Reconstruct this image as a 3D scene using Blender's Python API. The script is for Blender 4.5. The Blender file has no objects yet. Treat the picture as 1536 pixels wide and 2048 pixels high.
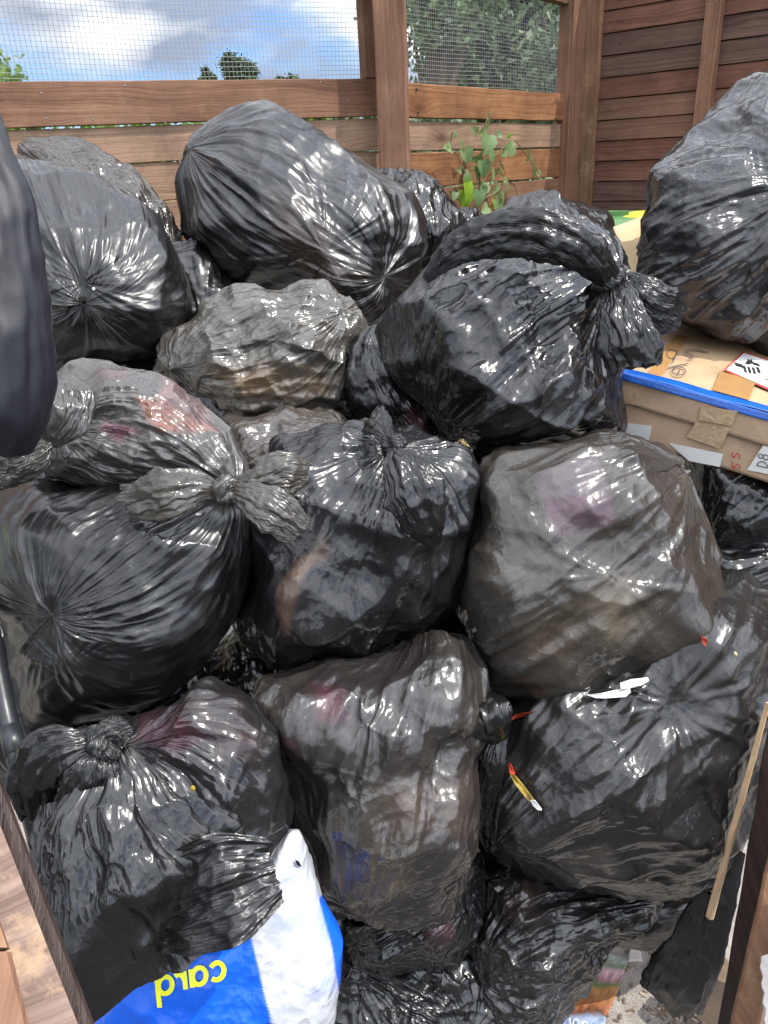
import bpy, bmesh, math, random, time
import numpy as np
from mathutils import Vector, Matrix
from mathutils.bvhtree import BVHTree
T00 = time.time()
SC = bpy.context.scene
COL = SC.collection
PI = math.pi
import os
# ------------------------------------------------------------------ camera
FPX, PITCH, ROLL, CH = 1540.0, math.radians(24.6), math.radians(2.8), 1.55
r0 = np.array((1., 0, 0)); u0 = np.array((0, math.sin(PITCH), math.cos(PITCH)))
FW = np.array((0, math.cos(PITCH), -math.sin(PITCH)))
RT = r0*math.cos(ROLL) - u0*math.sin(ROLL)
UP = u0*math.cos(ROLL) + r0*math.sin(ROLL)
CAM = np.array((0., 0., CH))
cd = bpy.data.cameras.new('camera'); cam = bpy.data.objects.new('camera', cd); COL.objects.link(cam)
cd.sensor_fit = 'VERTICAL'; cd.sensor_height = 24; cd.lens = FPX/2048*24
cd.clip_start = 0.02; cd.clip_end = 2000
m = Matrix(((RT[0], UP[0], -FW[0], 0), (RT[1], UP[1], -FW[1], 0), (RT[2], UP[2], -FW[2], CH), (0, 0, 0, 1)))
cam.matrix_world = m
SC.camera = cam
# ------------------------------------------------------------------ sun, sky, exposure
SUN_EL, SUN_V = math.radians(60), Vector((0.86, -0.30, 0))
SUN_V.normalize()
sdir = Vector((SUN_V.x*math.cos(SUN_EL), SUN_V.y*math.cos(SUN_EL), math.sin(SUN_EL)))
sl = bpy.data.lights.new('sun', 'SUN'); sl.energy = 2.9; sl.angle = math.radians(0.6); sl.color = (1, 0.95, 0.88)
so = bpy.data.objects.new('sun', sl); COL.objects.link(so)
so.rotation_euler = sdir.to_track_quat('Z', 'Y').to_euler()
W = bpy.data.worlds.new('World'); SC.world = W; W.use_nodes = True
nt = W.node_tree; nt.nodes.clear()
def wn(t, **k):
    n = nt.nodes.new(t)
    for a, b in k.items(): setattr(n, a, b)
    return n
sky = wn('ShaderNodeTexSky', sky_type='NISHITA', sun_disc=False)
sky.sun_elevation = SUN_EL; sky.sun_rotation = math.atan2(sdir.x, sdir.y); sky.air_density = 1.0; sky.dust_density = 0.6
tc = wn('ShaderNodeTexCoord'); mp = wn('ShaderNodeMapping'); mp.inputs['Scale'].default_value = (1.0, 1.0, 2.6)
mp.inputs['Location'].default_value = (0.35, 0.2, 0.12)
nz = wn('ShaderNodeTexNoise'); nz.inputs['Scale'].default_value = 2.3; nz.inputs['Detail'].default_value = 7; nz.inputs['Roughness'].default_value = 0.5
nz.inputs['Distortion'].default_value = 0.25
cr = wn('ShaderNodeValToRGB'); cr.color_ramp.elements[0].position = 0.385; cr.color_ramp.elements[1].position = 0.50
cr.color_ramp.interpolation = 'EASE'
nz2 = wn('ShaderNodeTexNoise'); nz2.inputs['Scale'].default_value = 4.5; nz2.inputs['Detail'].default_value = 4
cr2 = wn('ShaderNodeValToRGB'); cr2.color_ramp.elements[0].color = (1.9, 2.3, 3.1, 1); cr2.color_ramp.elements[1].color = (7.0, 7.1, 7.3, 1)
cr2.color_ramp.elements[0].position = 0.40; cr2.color_ramp.elements[1].position = 0.58
mx = wn('ShaderNodeMix', data_type='RGBA'); bg = wn('ShaderNodeBackground'); wo = wn('ShaderNodeOutputWorld')
L = nt.links.new
L(tc.outputs['Generated'], mp.inputs['Vector']); L(mp.outputs[0], nz.inputs['Vector']); L(mp.outputs[0], nz2.inputs['Vector'])
sxz = wn('ShaderNodeSeparateXYZ'); L(tc.outputs['Generated'], sxz.inputs[0])
hi_ = wn('ShaderNodeMapRange'); L(sxz.outputs['Z'], hi_.inputs['Value']); hi_.inputs['From Min'].default_value = 0.22; hi_.inputs['From Max'].default_value = 0.62; hi_.inputs['To Max'].default_value = 0.16
add_ = wn('ShaderNodeMath', operation='ADD'); L(nz.outputs['Fac'], add_.inputs[0]); L(hi_.outputs[0], add_.inputs[1])
L(add_.outputs[0], cr.inputs['Fac']); L(nz2.outputs['Fac'], cr2.inputs['Fac'])
tint = wn('ShaderNodeMix', data_type='RGBA', blend_type='MULTIPLY'); tint.inputs['Factor'].default_value = 1
L(sky.outputs[0], tint.inputs['A']); tint.inputs['B'].default_value = (0.46, 0.60, 0.86, 1)
nrm_ = wn('ShaderNodeVectorMath', operation='DOT_PRODUCT'); L(tc.outputs['Generated'], nrm_.inputs[0]); nrm_.inputs[1].default_value = tuple(sdir)
gl = wn('ShaderNodeMapRange'); L(nrm_.outputs['Value'], gl.inputs['Value']); gl.inputs['From Min'].default_value = -0.2; gl.inputs['From Max'].default_value = 1.0; gl.inputs['To Min'].default_value = 0.85; gl.inputs['To Max'].default_value = 3.0
glow = wn('ShaderNodeVectorMath', operation='SCALE'); L(cr2.outputs['Color'], glow.inputs[0]); L(gl.outputs[0], glow.inputs['Scale'])
L(cr.outputs['Color'], mx.inputs['Factor']); L(tint.outputs['Result'], mx.inputs['A']); L(glow.outputs[0], mx.inputs['B'])
L(mx.outputs['Result'], bg.inputs['Color']); bg.inputs['Strength'].default_value = 0.14
L(bg.outputs[0], wo.inputs['Surface'])
SC.view_settings.view_transform = 'Standard'; SC.view_settings.look = 'None'; SC.view_settings.gamma = 1
SC.view_settings.exposure = 0.68
SC.cycles.max_bounces = 8; SC.cycles.diffuse_bounces = 3; SC.cycles.glossy_bounces = 3; SC.cycles.transparent_max_bounces = 8
SC.cycles.caustics_reflective = False; SC.cycles.caustics_refractive = False
# ------------------------------------------------------------------ geometry helpers
def U(x, y, d):                      # the world point seen at photo pixel (x, y) at distance d along the view axis
    x = np.asarray(x, float); y = np.asarray(y, float); d = np.asarray(d, float)
    a = (x-768)/FPX*d; b = (1024-y)/FPX*d
    return CAM + a[..., None]*RT + b[..., None]*UP + d[..., None]*FW
def PJ(p):
    q = np.asarray(p) - CAM; w = q@FW
    return 768 + FPX*(q@RT)/w, 1024 - FPX*(q@UP)/w, w
def RAY(x, y):
    v = (x-768)/FPX*RT + (1024-y)/FPX*UP + FW
    return v/np.linalg.norm(v)
def onplane(x, y, o, n):
    r = RAY(x, y); return CAM + r*(np.dot(o-CAM, n)/np.dot(r, n))
def zat(XY, y):                      # height of the vertical line through XY that shows at pixel row y
    v = (1024-y)/FPX; q = np.array((XY[0], XY[1], 0.0)) - CAM; a = UP - v*FW
    return -(q@a)/a[2]
def linkob(name, me, mats, parent=None):
    o = bpy.data.objects.new(name, me); COL.objects.link(o)
    for mm in (mats if isinstance(mats, (list, tuple)) else [mats]): me.materials.append(mm)
    if parent: o.parent = parent
    return o
def rooted(o, root):                 # mesh data is in world space: hang it under its thing keeping its place
    o.parent = root; o.matrix_parent_inverse = Matrix.Translation(-Vector(root.location))
    return o
def thing(name, label, cat, loc, group=None):
    o = bpy.data.objects.new(name, None); COL.objects.link(o); o.location = Vector([float(c) for c in loc]); o.empty_display_size = 0.05
    return tag(o, label, cat, group)
def tag(o, label, cat, group=None):
    o['label'] = label; o['category'] = cat
    if group: o['group'] = group
    return o
def struct(o): o['kind'] = 'structure'; return o
def grid_mesh(name, X, per, uvscale=(1, 1), cols=None, smooth=True, caps=False):
    nv, nu = X.shape[:2]
    me = bpy.data.meshes.new(name)
    ii = np.arange(nv*nu).reshape(nv, nu)
    a = ii[:-1, :]; b = ii[1:, :]
    if per: quads = np.stack([a, np.roll(a, -1, 1), np.roll(b, -1, 1), b], -1).reshape(-1, 4)
    else: quads = np.stack([a[:, :-1], a[:, 1:], b[:, 1:], b[:, :-1]], -1).reshape(-1, 4)
    nq = len(quads)
    me.vertices.add(nv*nu); me.vertices.foreach_set('co', X.reshape(-1).astype(np.float32))
    extra = 0
    me.loops.add(nq*4); me.loops.foreach_set('vertex_index', quads.reshape(-1).astype(np.int32))
    me.polygons.add(nq); me.polygons.foreach_set('loop_start', np.arange(0, nq*4, 4, dtype=np.int32))
    me.update(calc_edges=True)
    me.polygons.foreach_set('use_smooth', np.full(nq, smooth))
    uu, vv = np.meshgrid(np.arange(nu)/nu, np.arange(nv)/(nv-1))
    uvl = me.uv_layers.new(name='UVMap')
    uq = uu.reshape(-1)[quads].copy(); vq = vv.reshape(-1)[quads]
    if per: wr = (uq.max(1) - uq.min(1)) > 0.5; uq[wr] = np.where(uq[wr] < 0.5, uq[wr]+1, uq[wr])
    uvl.data.foreach_set('uv', np.stack([uq*uvscale[0], vq*uvscale[1]], -1).reshape(-1).astype(np.float32))
    if cols is not None:
        ca = me.color_attributes.new('tint', 'FLOAT_COLOR', 'POINT')
        ca.data.foreach_set('color', np.concatenate([cols.reshape(-1, 3), np.ones((nv*nu, 1))], 1).reshape(-1).astype(np.float32))
    return me
# ------------------------------------------------------------------ vector noise
_rs = np.random.RandomState(7)
_PERM = np.concatenate([_rs.permutation(256)]*3)
_G = _rs.normal(size=(256, 3)).astype(np.float32); _G /= np.linalg.norm(_G, axis=1)[:, None]
from concurrent.futures import ThreadPoolExecutor
_TP = ThreadPoolExecutor(4)
def gnoise(p):
    p = np.asarray(p)
    if p.ndim == 3 and p.shape[0]*p.shape[1] > 8000:
        ch = np.array_split(p, 4, 0); return np.concatenate(list(_TP.map(_gn, ch)), 0)
    return _gn(p)
def _gn(p):
    p = p.astype(np.float32); i = np.floor(p).astype(np.int32); f = p - i; i &= 255
    w = f*f*f*(f*(f*6-15)+10); out = 0
    for dx in (0, 1):
        wx = w[..., 0] if dx else 1-w[..., 0]
        for dy in (0, 1):
            wy = w[..., 1] if dy else 1-w[..., 1]
            for dz in (0, 1):
                wz = w[..., 2] if dz else 1-w[..., 2]
                h = _PERM[_PERM[_PERM[i[..., 0]+dx]+i[..., 1]+dy]+i[..., 2]+dz]
                g = _G[h]
                out = out + wx*wy*wz*(g[..., 0]*(f[..., 0]-dx)+g[..., 1]*(f[..., 1]-dy)+g[..., 2]*(f[..., 2]-dz))
    return out*1.6
def ridge(p): return 1 - 2.2*np.abs(gnoise(p))
def tri(x): return 1-4*np.abs((x-np.floor(x))-0.5)        # 1 at integers+.. triangle wave -1..1
def sharp(x, k=1.0): t = 0.5-0.5*tri(x); return (1-np.clip(t/k, 0, 1))      # thin straight ridge lines, flat between
_FD = _rs.normal(size=(24, 3)); _FD /= np.linalg.norm(_FD, axis=1)[:, None]
def folds(q, f, seed, n=5, sparse=0.0, k=0.9):       # straight crossing creases, each family living in its own patches
    out = np.zeros(q.shape[:-1]); wp = 0.22*gnoise(q*f*0.35+seed*1.7)
    for i in range(n):
        dv = _FD[(seed*7+i*5) % 24]; ph = (seed*0.37+i*0.71) % 1
        ff = f*(0.75+0.5*((i*0.618) % 1))
        mk = np.clip(0.5+2.4*gnoise(q*f*0.30+i*11.3+seed*3.1)-sparse, 0, 1)
        out += mk*(sharp(q@dv*ff+ph+wp, k)-0.4)
    return out
def dish(Q, s, seed, k=0.42, g=0.32, soft=0.0):
    # taut film between high points: shallow tilted dishes that meet in sharp, straight creases; s = cell size in the units of Q
    rs = np.random.RandomState(int(seed)*13+5); F = Q.reshape(-1, 3).astype(np.float32)
    n = int(np.clip(len(F), 0, 1e9)); lo, hi = F.min(0), F.max(0)
    # thin out random picks so the cells keep an even size
    pick = F[rs.permutation(n)[:6000]]; cells = {}
    for p_ in pick:
        kx = tuple(np.floor(p_/s*1.15).astype(int))
        if kx not in cells: cells[kx] = p_
    C = np.array(list(cells.values()), np.float32); C = C+rs.normal(size=C.shape).astype(np.float32)*s*0.15
    G = rs.normal(size=C.shape).astype(np.float32); G *= (g*rs.uniform(0.2, 1.3, len(C))/np.linalg.norm(G, axis=1))[:, None]
    kap = k/s*0.9; b = rs.normal(size=len(C)).astype(np.float32)*s*0.05*k/0.45
    M = (G-2*kap*C).T; cst = kap*(C*C).sum(1)-(G*C).sum(1)+b
    out = np.empty(n, np.float32)
    M = M.astype(np.float32); cst = cst.astype(np.float32)
    def job(i): blk = F[i:i+2048]; out[i:i+2048] = (blk@M+cst).min(1)+kap*(blk*blk).sum(1)
    list(_TP.map(job, range(0, n, 2048)))
    return (out-np.median(out)).reshape(Q.shape[:-1])
def P3(a, b, c): return np.stack(np.broadcast_arrays(a, b, c), -1)
# ------------------------------------------------------------------ thin film solver: a grid of almost inextensible threads that buckles into creases
def normals(X, per):
    if per: du = np.roll(X, -1, 1) - np.roll(X, 1, 1)
    else: du = np.gradient(X, axis=1)
    dv = np.gradient(X, axis=0)
    n = np.cross(du, dv); return n/(np.linalg.norm(n, axis=-1, keepdims=True)+1e-9)
def lens(X, per):
    ln = lambda a: np.linalg.norm(a, axis=-1)
    Lu = ln(np.roll(X, -1, 1)-X)
    Lv = ln(X[1:]-X[:-1])
    if not per: Lu[:, -1] = 0
    return Lu, Lv
def relax(X, Bd, N, Lu, Lv, iters, kb, per, pin0=True, pin1=True, kin=1.0, kout=0.02, hmax=0.02, free=0.0):
    X = X.astype(np.float32).copy(); prev = X.copy()
    Bd = Bd.astype(np.float32); N = N.astype(np.float32); Lu = Lu.astype(np.float32); Lv = Lv.astype(np.float32)
    Ld = np.sqrt((0.5*(Lu[1:]+Lu[:-1]))**2 + Lv**2)
    Lu2 = Lu+np.roll(Lu, -1, 1)
    wu = 1.0 if per else np.concatenate([np.ones(X.shape[1]-1), [0]]).astype(np.float32)[None, :, None]
    fx0, fx1 = X[0].copy(), X[-1].copy()
    for it in range(iters):
        acc = np.zeros_like(X)
        d = np.roll(X, -1, 1)-X; l = np.sqrt((d*d).sum(-1))+1e-9
        c = d*((l-Lu)/l*0.5)[..., None]*wu; acc += c; acc -= np.roll(c, 1, 1)
        d = X[1:]-X[:-1]; l = np.sqrt((d*d).sum(-1))+1e-9
        c = d*((l-Lv)/l*0.5)[..., None]; acc[:-1] += c; acc[1:] -= c
        Xr = np.roll(X, -1, 1)
        d = Xr[1:]-X[:-1]; l = np.sqrt((d*d).sum(-1))+1e-9
        c = d*((l-Ld)/l*0.35)[..., None]*wu; acc[:-1] += c; acc[1:] -= np.roll(c, 1, 1)
        d = X[1:]-Xr[:-1]; l = np.sqrt((d*d).sum(-1))+1e-9
        c = d*((l-Ld)/l*0.35)[..., None]*wu; acc[1:] += c; acc[:-1] -= np.roll(c, 1, 1)
        nx = X + acc*0.42 + 0.55*(X-prev)
        prev = X
        if kb > 0:
            av = (np.roll(nx, 1, 1)+np.roll(nx, -1, 1))*0.5
            if not per: av[:, 0] = nx[:, 0]; av[:, -1] = nx[:, -1]
            nx = nx + kb*(av-nx)
            nx[1:-1] += kb*((nx[2:]+nx[:-2])*0.5-nx[1:-1])
        h = ((nx-Bd)*N).sum(-1)
        corr = np.where(h < 0, -h*kin, -h*kout) + np.where(h > hmax, (hmax-h)*0.5, 0)
        nx = nx + corr[..., None]*N
        if free: nx = nx + free*(Bd-nx)
        if pin0: nx[0] = fx0
        if pin1: nx[-1] = fx1
        X = nx
    return X
def up2(A, per):                     # double a grid in both directions
    if per: m_ = 0.5*(A+np.roll(A, -1, 1)); B = np.stack([A, m_], 2).reshape((A.shape[0], A.shape[1]*2)+A.shape[2:])
    else:
        m_ = 0.5*(A[:, :-1]+A[:, 1:]); B = np.empty((A.shape[0], A.shape[1]*2-1)+A.shape[2:], A.dtype); B[:, ::2] = A; B[:, 1::2] = m_
    C = np.empty((B.shape[0]*2-1,)+B.shape[1:], B.dtype); C[::2] = B; C[1::2] = 0.5*(B[:-1]+B[1:]); return C
def polymask(poly, x, y, soft):      # 1 inside a pixel polygon, 0 outside, soft edge
    P = np.array(poly, float); n = len(P); ins = np.zeros(x.shape, bool); dm = np.full(x.shape, 1e9)
    for i in range(n):
        x1, y1 = P[i]; x2, y2 = P[(i+1) % n]
        c = ((y1 > y) != (y2 > y)) & (x < (x2-x1)*(y-y1)/(y2-y1+1e-12)+x1); ins ^= c
        dx, dy = x2-x1, y2-y1; t = np.clip(((x-x1)*dx+(y-y1)*dy)/(dx*dx+dy*dy+1e-9), 0, 1)
        dm = np.minimum(dm, np.hypot(x-x1-t*dx, y-y1-t*dy))
    s = np.where(ins, dm, -dm); return np.clip(0.5+s/(2*soft), 0, 1)
def profile(poly, c):                # star-shaped outline as a function of angle
    P = np.array(poly, float); pts = []
    for i in range(len(P)):
        a, b = P[i], P[(i+1) % len(P)]
        for t in np.linspace(0, 1, 12, endpoint=False): pts.append(a+(b-a)*t)
    pts = np.array(pts)-np.array(c); th = np.arctan2(-pts[:, 1], pts[:, 0]); r = np.hypot(pts[:, 0], pts[:, 1])
    o = np.argsort(th); th, r = th[o], r[o]
    g = np.linspace(-PI, PI, 361)[:-1]
    rr = np.interp(g, np.concatenate([th-2*PI, th, th+2*PI]), np.concatenate([r, r, r]))
    k = np.exp(-0.5*(np.arange(-9, 10)/1.8)**2); k /= k.sum()
    return np.convolve(np.concatenate([rr[-9:], rr, rr[:9]]), k, 'valid')
def smoothstep(a, b, x): t = np.clip((x-a)/(b-a), 0, 1); return t*t*(3-2*t)
BLACK = (0.0065, 0.0066, 0.007)
def film_tint(X, base, patches, seed, brown=0.0):
    x, y, w = PJ(X); c = np.empty(X.shape, float); c[:] = base
    n = gnoise(X*7.0+seed*3.1); n2 = gnoise(X*17+seed)
    bm_ = np.clip(smoothstep(-0.05, 0.5, n+0.35*n2)*brown, 0, 1)[..., None]
    c = c*(1-bm_) + np.array((0.050, 0.043, 0.035))*bm_
    for poly, colr, soft, amt in patches:
        k = polymask(poly, x+min(18, soft*2)*gnoise(X*25+9), y+min(18, soft*2)*gnoise(X*25+41), soft)*amt*(0.75+0.5*n2)
        k = np.clip(k, 0, 1)[..., None]; c = c*(1-k)+np.array(colr)*k
    return c
def film_bag(name, poly, d, knot, tail, D=None, seed=1, res=1, amp=1.0, slack=0.05, gather=1.0, lump=0.05, crump=1.0, stars=(), base=BLACK,
             patches=(), brown=0.0, mat='film', parent=None, p=2.3, cen=None, kb=0.06, ndir=None, dents=(), reach=1.0, grain=None, micro=0.5):
    P = np.array(poly, float)
    if cen is None:
        x, y = P[:, 0], P[:, 1]; x1, y1 = np.roll(x, -1), np.roll(y, -1); cr_ = x*y1-x1*y; A = cr_.sum()/2
        cen = (((x+x1)*cr_).sum()/6/A, ((y+y1)*cr_).sum()/6/A)
    prof = profile(poly, cen); rm = prof.mean(); gth = np.linspace(-PI, PI, 361)
    if D is None: D = rm*0.85
    def wdir(q):                     # (x, y, side) -> unit direction on the normalised body
        dx, dy = q[0]-cen[0], -(q[1]-cen[1]); th = math.atan2(dy, dx); r = math.hypot(dx, dy)/np.interp(th, gth, np.append(prof, prof[0]))
        r = min(r, 0.999); return np.array((math.cos(th)*r, math.sin(th)*r, (1 if q[2] > 0 else -1)*math.sqrt(1-r*r)))
    A_, B_ = wdir(knot), wdir(tail)
    mid = A_+B_; nm = np.linalg.norm(mid)
    if nm < 1e-3: mid = np.cross(A_, (0.3, 0.5, 0.8)); nm = np.linalg.norm(mid)
    mid = mid/nm; e = A_-B_; e = e/np.linalg.norm(e); e = e-mid*(e@mid); e /= np.linalg.norm(e); s_ = np.cross(e, mid)
    al = math.acos(np.clip(A_@mid, -1, 1)); k = max(math.tan(al/2), 0.42)
    nv0, nu0 = 25, 36
    X = None
    rs = np.random.RandomState(seed)
    R_ = rm/FPX*d
    def body(nv, nu):
        v = np.linspace(0, 1, nv)[:, None]; u = np.linspace(0, 2*PI, nu, endpoint=False)[None]
        ph = 0.006+(PI-0.012)*(v+0.06*np.sin(2*PI*v)*-1)
        ph = np.pi - ph              # v=0 bottom star, v=1 knot
        w = (np.cos(ph)[..., None]*e + np.sin(ph)[..., None]*(np.cos(u)[..., None]*mid+np.sin(u)[..., None]*s_))
        ct = np.clip(w@mid, -1, 1); th = np.arccos(ct); th2 = 2*np.arctan(k*np.tan(np.minimum(th, PI-1e-4)/2))
        perp = w-ct[..., None]*mid; perp /= (np.linalg.norm(perp, axis=-1, keepdims=True)+1e-9)
        w = np.cos(th2)[..., None]*mid+np.sin(th2)[..., None]*perp
        ta = np.arctan2(w[..., 1], w[..., 0]); rp = np.interp(ta, gth, np.append(prof, prof[0]))
        s = np.hypot(w[..., 0], w[..., 1])
        rho = ((s/rp)**p+(np.abs(w[..., 2])/D)**p)**(-1/p)
        lm = lump*(0.9*gnoise(w*1.7+seed*5.3)+0.6*gnoise(w*3.3+seed*2.1)+0.25*np.maximum(ridge(w*2.6+seed*7.7), 0))
        rho = rho*(1+lm*np.clip(np.abs(w[..., 2])*1.5+0.35, 0, 1))
        for (sx, sy, sr, sa) in dents:       # local push in (negative) or out (positive), pixels
            ww = wdir((sx, sy, 1)); dd = np.linalg.norm(w-ww, axis=-1); rho = rho+sa*np.exp(-(dd/sr)**2)
        px_ = cen[0]+rho*w[..., 0]; py_ = cen[1]-rho*w[..., 1]; dep = d-rho*w[..., 2]/FPX*d
        return U(px_, py_, dep), w, v, u
    nv, nu = (233, 348) if res == 1 else (141, 210)
    Bd, w, v, u = body(nv, nu); N = normals(Bd, True)
    if ((Bd-U(cen[0], cen[1], d))*N).sum() < 0: N = -N
    circ = lens(Bd, True)[0].sum(1, keepdims=True)
    cu, su = np.cos(u)+0*v, np.sin(u)+0*v
    q = Bd/R_; ed = smoothstep(0, 0.012, np.minimum(v, 1-v)); wq = gnoise(q*1.1+seed*2.3)
    def pleat(m_, k, sd, wpf=0.5):
        x = m_*u/(2*PI)+wpf*gnoise(P3(cu*1.4+sd, su*1.4, v*1.2+seed))+wpf*0.5*gnoise(P3(cu*4+sd, su*4, v*2.5+seed))
        am = np.clip(0.55+1.5*gnoise(P3(cu*m_*0.16, su*m_*0.16, v*1.9+sd)), 0, 1.4)
        return (sharp(x, k)-0.3)*am*np.minimum(circ/m_, R_*0.30)
    gt = np.clip(np.exp(-((1-v)/(0.26*reach))**1.6)+np.exp(-(v/(0.22*reach))**1.6)*0.8, 0, 1)
    h = 0.20*gather*pleat(11, 0.7, 1.0, 0.4)*(gt+0.16)
    h = h+0.14*gather*pleat(23, 0.5, 3.0, 0.45)*(gt+0.12+0.30*np.clip(0.3+2*wq, 0, 1))
    h = h+0.11*gather*pleat(47, 0.5, 4.0, 0.4)*(gt+0.08+0.40*np.clip(0.3-2*wq, 0, 1))
    qs = q+0.10*np.stack([gnoise(q*1.3+3+seed), gnoise(q*1.3+13), gnoise(q*1.3+23)], -1)
    cyl = P3(cu, su, v*1.25)+0.05*np.stack([gnoise(q*2+3+seed), gnoise(q*2+13), gnoise(q*2+23)], -1); cs_ = np.minimum(circ/(2*PI*R_), 1.0)
    mA = np.clip(0.55+1.6*gnoise(q*1.3+seed*4.1), 0.12, 1); mB = np.clip(0.55+1.8*gnoise(q*1.7+seed*6.3), 0.08, 1)
    def strat(i):                    # coordinates squeezed along one direction on the surface: long drawn-out folds
        if grain is not None and i == 0: dv = grain[0]*RT-grain[1]*UP
        else: dv = np.random.RandomState(seed*5+i).normal(size=3); dv = dv-0.7*FW*(dv@FW)
        dv = dv/np.linalg.norm(dv); wq_ = q+0.13*np.stack([gnoise(q*1.1+seed+i*3), gnoise(q*1.1+13+i), gnoise(q*1.1+23)], -1)
        return wq_-(wq_@dv)[..., None]*dv*0.80
    g0, g1 = strat(0), strat(1); mC = np.clip(0.5+2.2*gnoise(q*0.9+seed*8.7), 0, 1)
    h = h+crump*R_*(0.030*folds(qs, 1.3, seed, 4, 0, 1.0) + cs_*(0.60*dish(cyl, 0.42, seed)+1.0*mA*dish(cyl, 0.17, seed+1)) + 0.80*dish(qs, 0.60, seed+4)
        + mC*mB*(0.95*dish(g0, 0.20, seed+2)) + (1-mC)*(1.0-0.85*mA)*(0.95*dish(g1, 0.20, seed+3)) + micro*0.6*(1.0-mA)*dish(qs, 0.14, seed+8))
    h = amp*h
    for (sx, sy, sr, sa) in stars:
        c0 = wdir((sx, sy, 1)); dv = w-c0; t = np.linalg.norm(dv, axis=-1)
        e1 = np.cross(c0, (0, 1, 0.1)); e1 /= np.linalg.norm(e1); e2 = np.cross(c0, e1)
        an = np.arctan2(dv@e1, dv@e2); ca_, sa_ = np.cos(an), np.sin(an)
        for m_ in (9, 17, 31):
            x = m_*an/(2*PI)+0.7*gnoise(P3(ca_*1.6+sx*.01, sa_*1.6, t*0.8+m_))
            am = np.clip(0.5+1.5*gnoise(P3(ca_*m_*0.2, sa_*m_*0.2, t*1.1+seed)), 0, 1.3)
            h = h+sa*0.13*(sharp(x, 0.8)-0.3)*am*np.minimum(2*PI*t*R_/m_, R_*0.12)*np.exp(-(t/sr)**2)
    X = Bd+N*((h-R_*0.010)*ed)[..., None]
    cols = film_tint(X, base, patches, seed, brown)
    me = grid_mesh(name, X, True, (1, 1), cols)
    return linkob(name, me, MT[mat], parent), X
def film_tail(name, path, widths, thick=0.35, n=3.0, seed=1, res=(33, 48), amp=1.0, slack=0.12, base=BLACK, patches=(), brown=0, mat='film', parent=None,
              ragged=0.1, per=True, kb=0.05, twist=0.0, it=(60, 30), pin1=False, face=None, stiff=0.04, fl=1.0):
    # an open pleated tube (or one flat sheet when per is False) along a path of (x, y, depth), half widths in pixels
    pts = np.array([U(*q) for q in path]); m_ = len(pts)
    nv, nu = res; t = np.linspace(0, 1, nv)
    sg = np.concatenate([[0], np.cumsum(np.linalg.norm(np.diff(pts, axis=0), axis=1))]); sg /= sg[-1]
    def cub(vals):
        vals = np.asarray(vals, float)
        o = np.stack([np.interp(t, sg, vals[:, i]) for i in range(vals.shape[1])], 1)
        kk = np.exp(-0.5*(np.arange(-6, 7)/2.2)**2); kk /= kk.sum()
        for i in range(o.shape[1]):
            c = o[:, i]; e_ = np.concatenate([2*c[0]-c[6:0:-1], c, 2*c[-1]-c[-2:-8:-1]]); o[:, i] = np.convolve(e_, kk, 'valid')
        return o
    C = cub(pts); dd = np.interp(t, sg, [q[2] for q in path]); wd = cub(np.array(widths, float)[:, None])[:, 0]*dd/FPX
    Tn = np.gradient(C, axis=0); Tn /= np.linalg.norm(Tn, axis=1)[:, None]
    vw = CAM-C; vw /= np.linalg.norm(vw, axis=1)[:, None]
    if face is not None: vw = np.tile(np.array(face, float), (nv, 1))
    S = np.cross(Tn, vw); S /= np.linalg.norm(S, axis=1)[:, None]; F = np.cross(S, Tn)
    if twist:
        a = (twist*t)[:, None]; S, F = S*np.cos(a)+F*np.sin(a), F*np.cos(a)-S*np.sin(a)
    v = t[:, None]
    if per:
        u = np.linspace(0, 2*PI, nu, endpoint=False)[None]; cu, su = np.cos(u), np.sin(u)
        a = cu*1.0; b = su*thick
        q = P3(cu*n+seed*3, su*n+0*v, v*1.3+seed)
        pl = ridge(q)+0.5*ridge(q*2.1+4)
        rr = 1+0.16*amp*pl
        off = a[..., None]*rr[..., None]*wd[:, None, None]*S[:, None]+b[..., None]*rr[..., None]*wd[:, None, None]*F[:, None]
        X = C[:, None]+off
        N = off/(np.linalg.norm(off, axis=-1, keepdims=True)+1e-9)
        rg = gnoise(P3(cu*1.3, su*1.3, seed+0*v))+0.25*gnoise(P3(cu*4, su*4, seed+0*v))
    else:
        u = np.linspace(-1, 1, nu)[None]
        q = P3(u*n+seed*3, v*1.1+0*u, seed+0*v*u)
        pl = ridge(q)+0.5*ridge(q*2.3+4)
        X = C[:, None]+(u*wd[:, None])[..., None]*S[:, None]+(thick*amp*wd[:, None]*pl)[..., None]*F[:, None]
        N = np.tile(F[:, None], (1, nu, 1)); rg = gnoise(P3(u*2.2, seed+0*v, v*0))+0.5*gnoise(P3(u*6, seed+0*v, v*0))
    Ltot = np.linalg.norm(np.diff(C, axis=0), axis=1).sum()
    X = X+(ragged*Ltot*rg*(v**2.5))[..., None]*Tn[:, None]
    X = up2(X, per); N = up2(N, per)
    tt = np.linspace(0, 1, X.shape[0])[:, None]; fade = smoothstep(0, 0.15, tt)+0.25
    uu = np.linspace(0, 1, X.shape[1], endpoint=False)[None]
    x = n*4*uu+0.6*gnoise(P3(np.cos(2*PI*uu)*2+seed, np.sin(2*PI*uu)*2, tt*1.3)); x2 = n*9*uu+0.8*gnoise(P3(np.cos(2*PI*uu)*3+seed, np.sin(2*PI*uu)*3, tt*2.1))
    if per: x = np.round(n*4)*uu+(x-n*4*uu); x2 = np.round(n*9)*uu+(x2-n*9*uu)
    wl = np.interp(tt[:, 0], t, wd)[:, None]
    h = amp*wl*fl*(0.15*(sharp(x, 1.0)-0.4)+0.06*(sharp(x2, 0.9)-0.4))
    asp = Ltot/max(wd.mean(), 1e-3)
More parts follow.
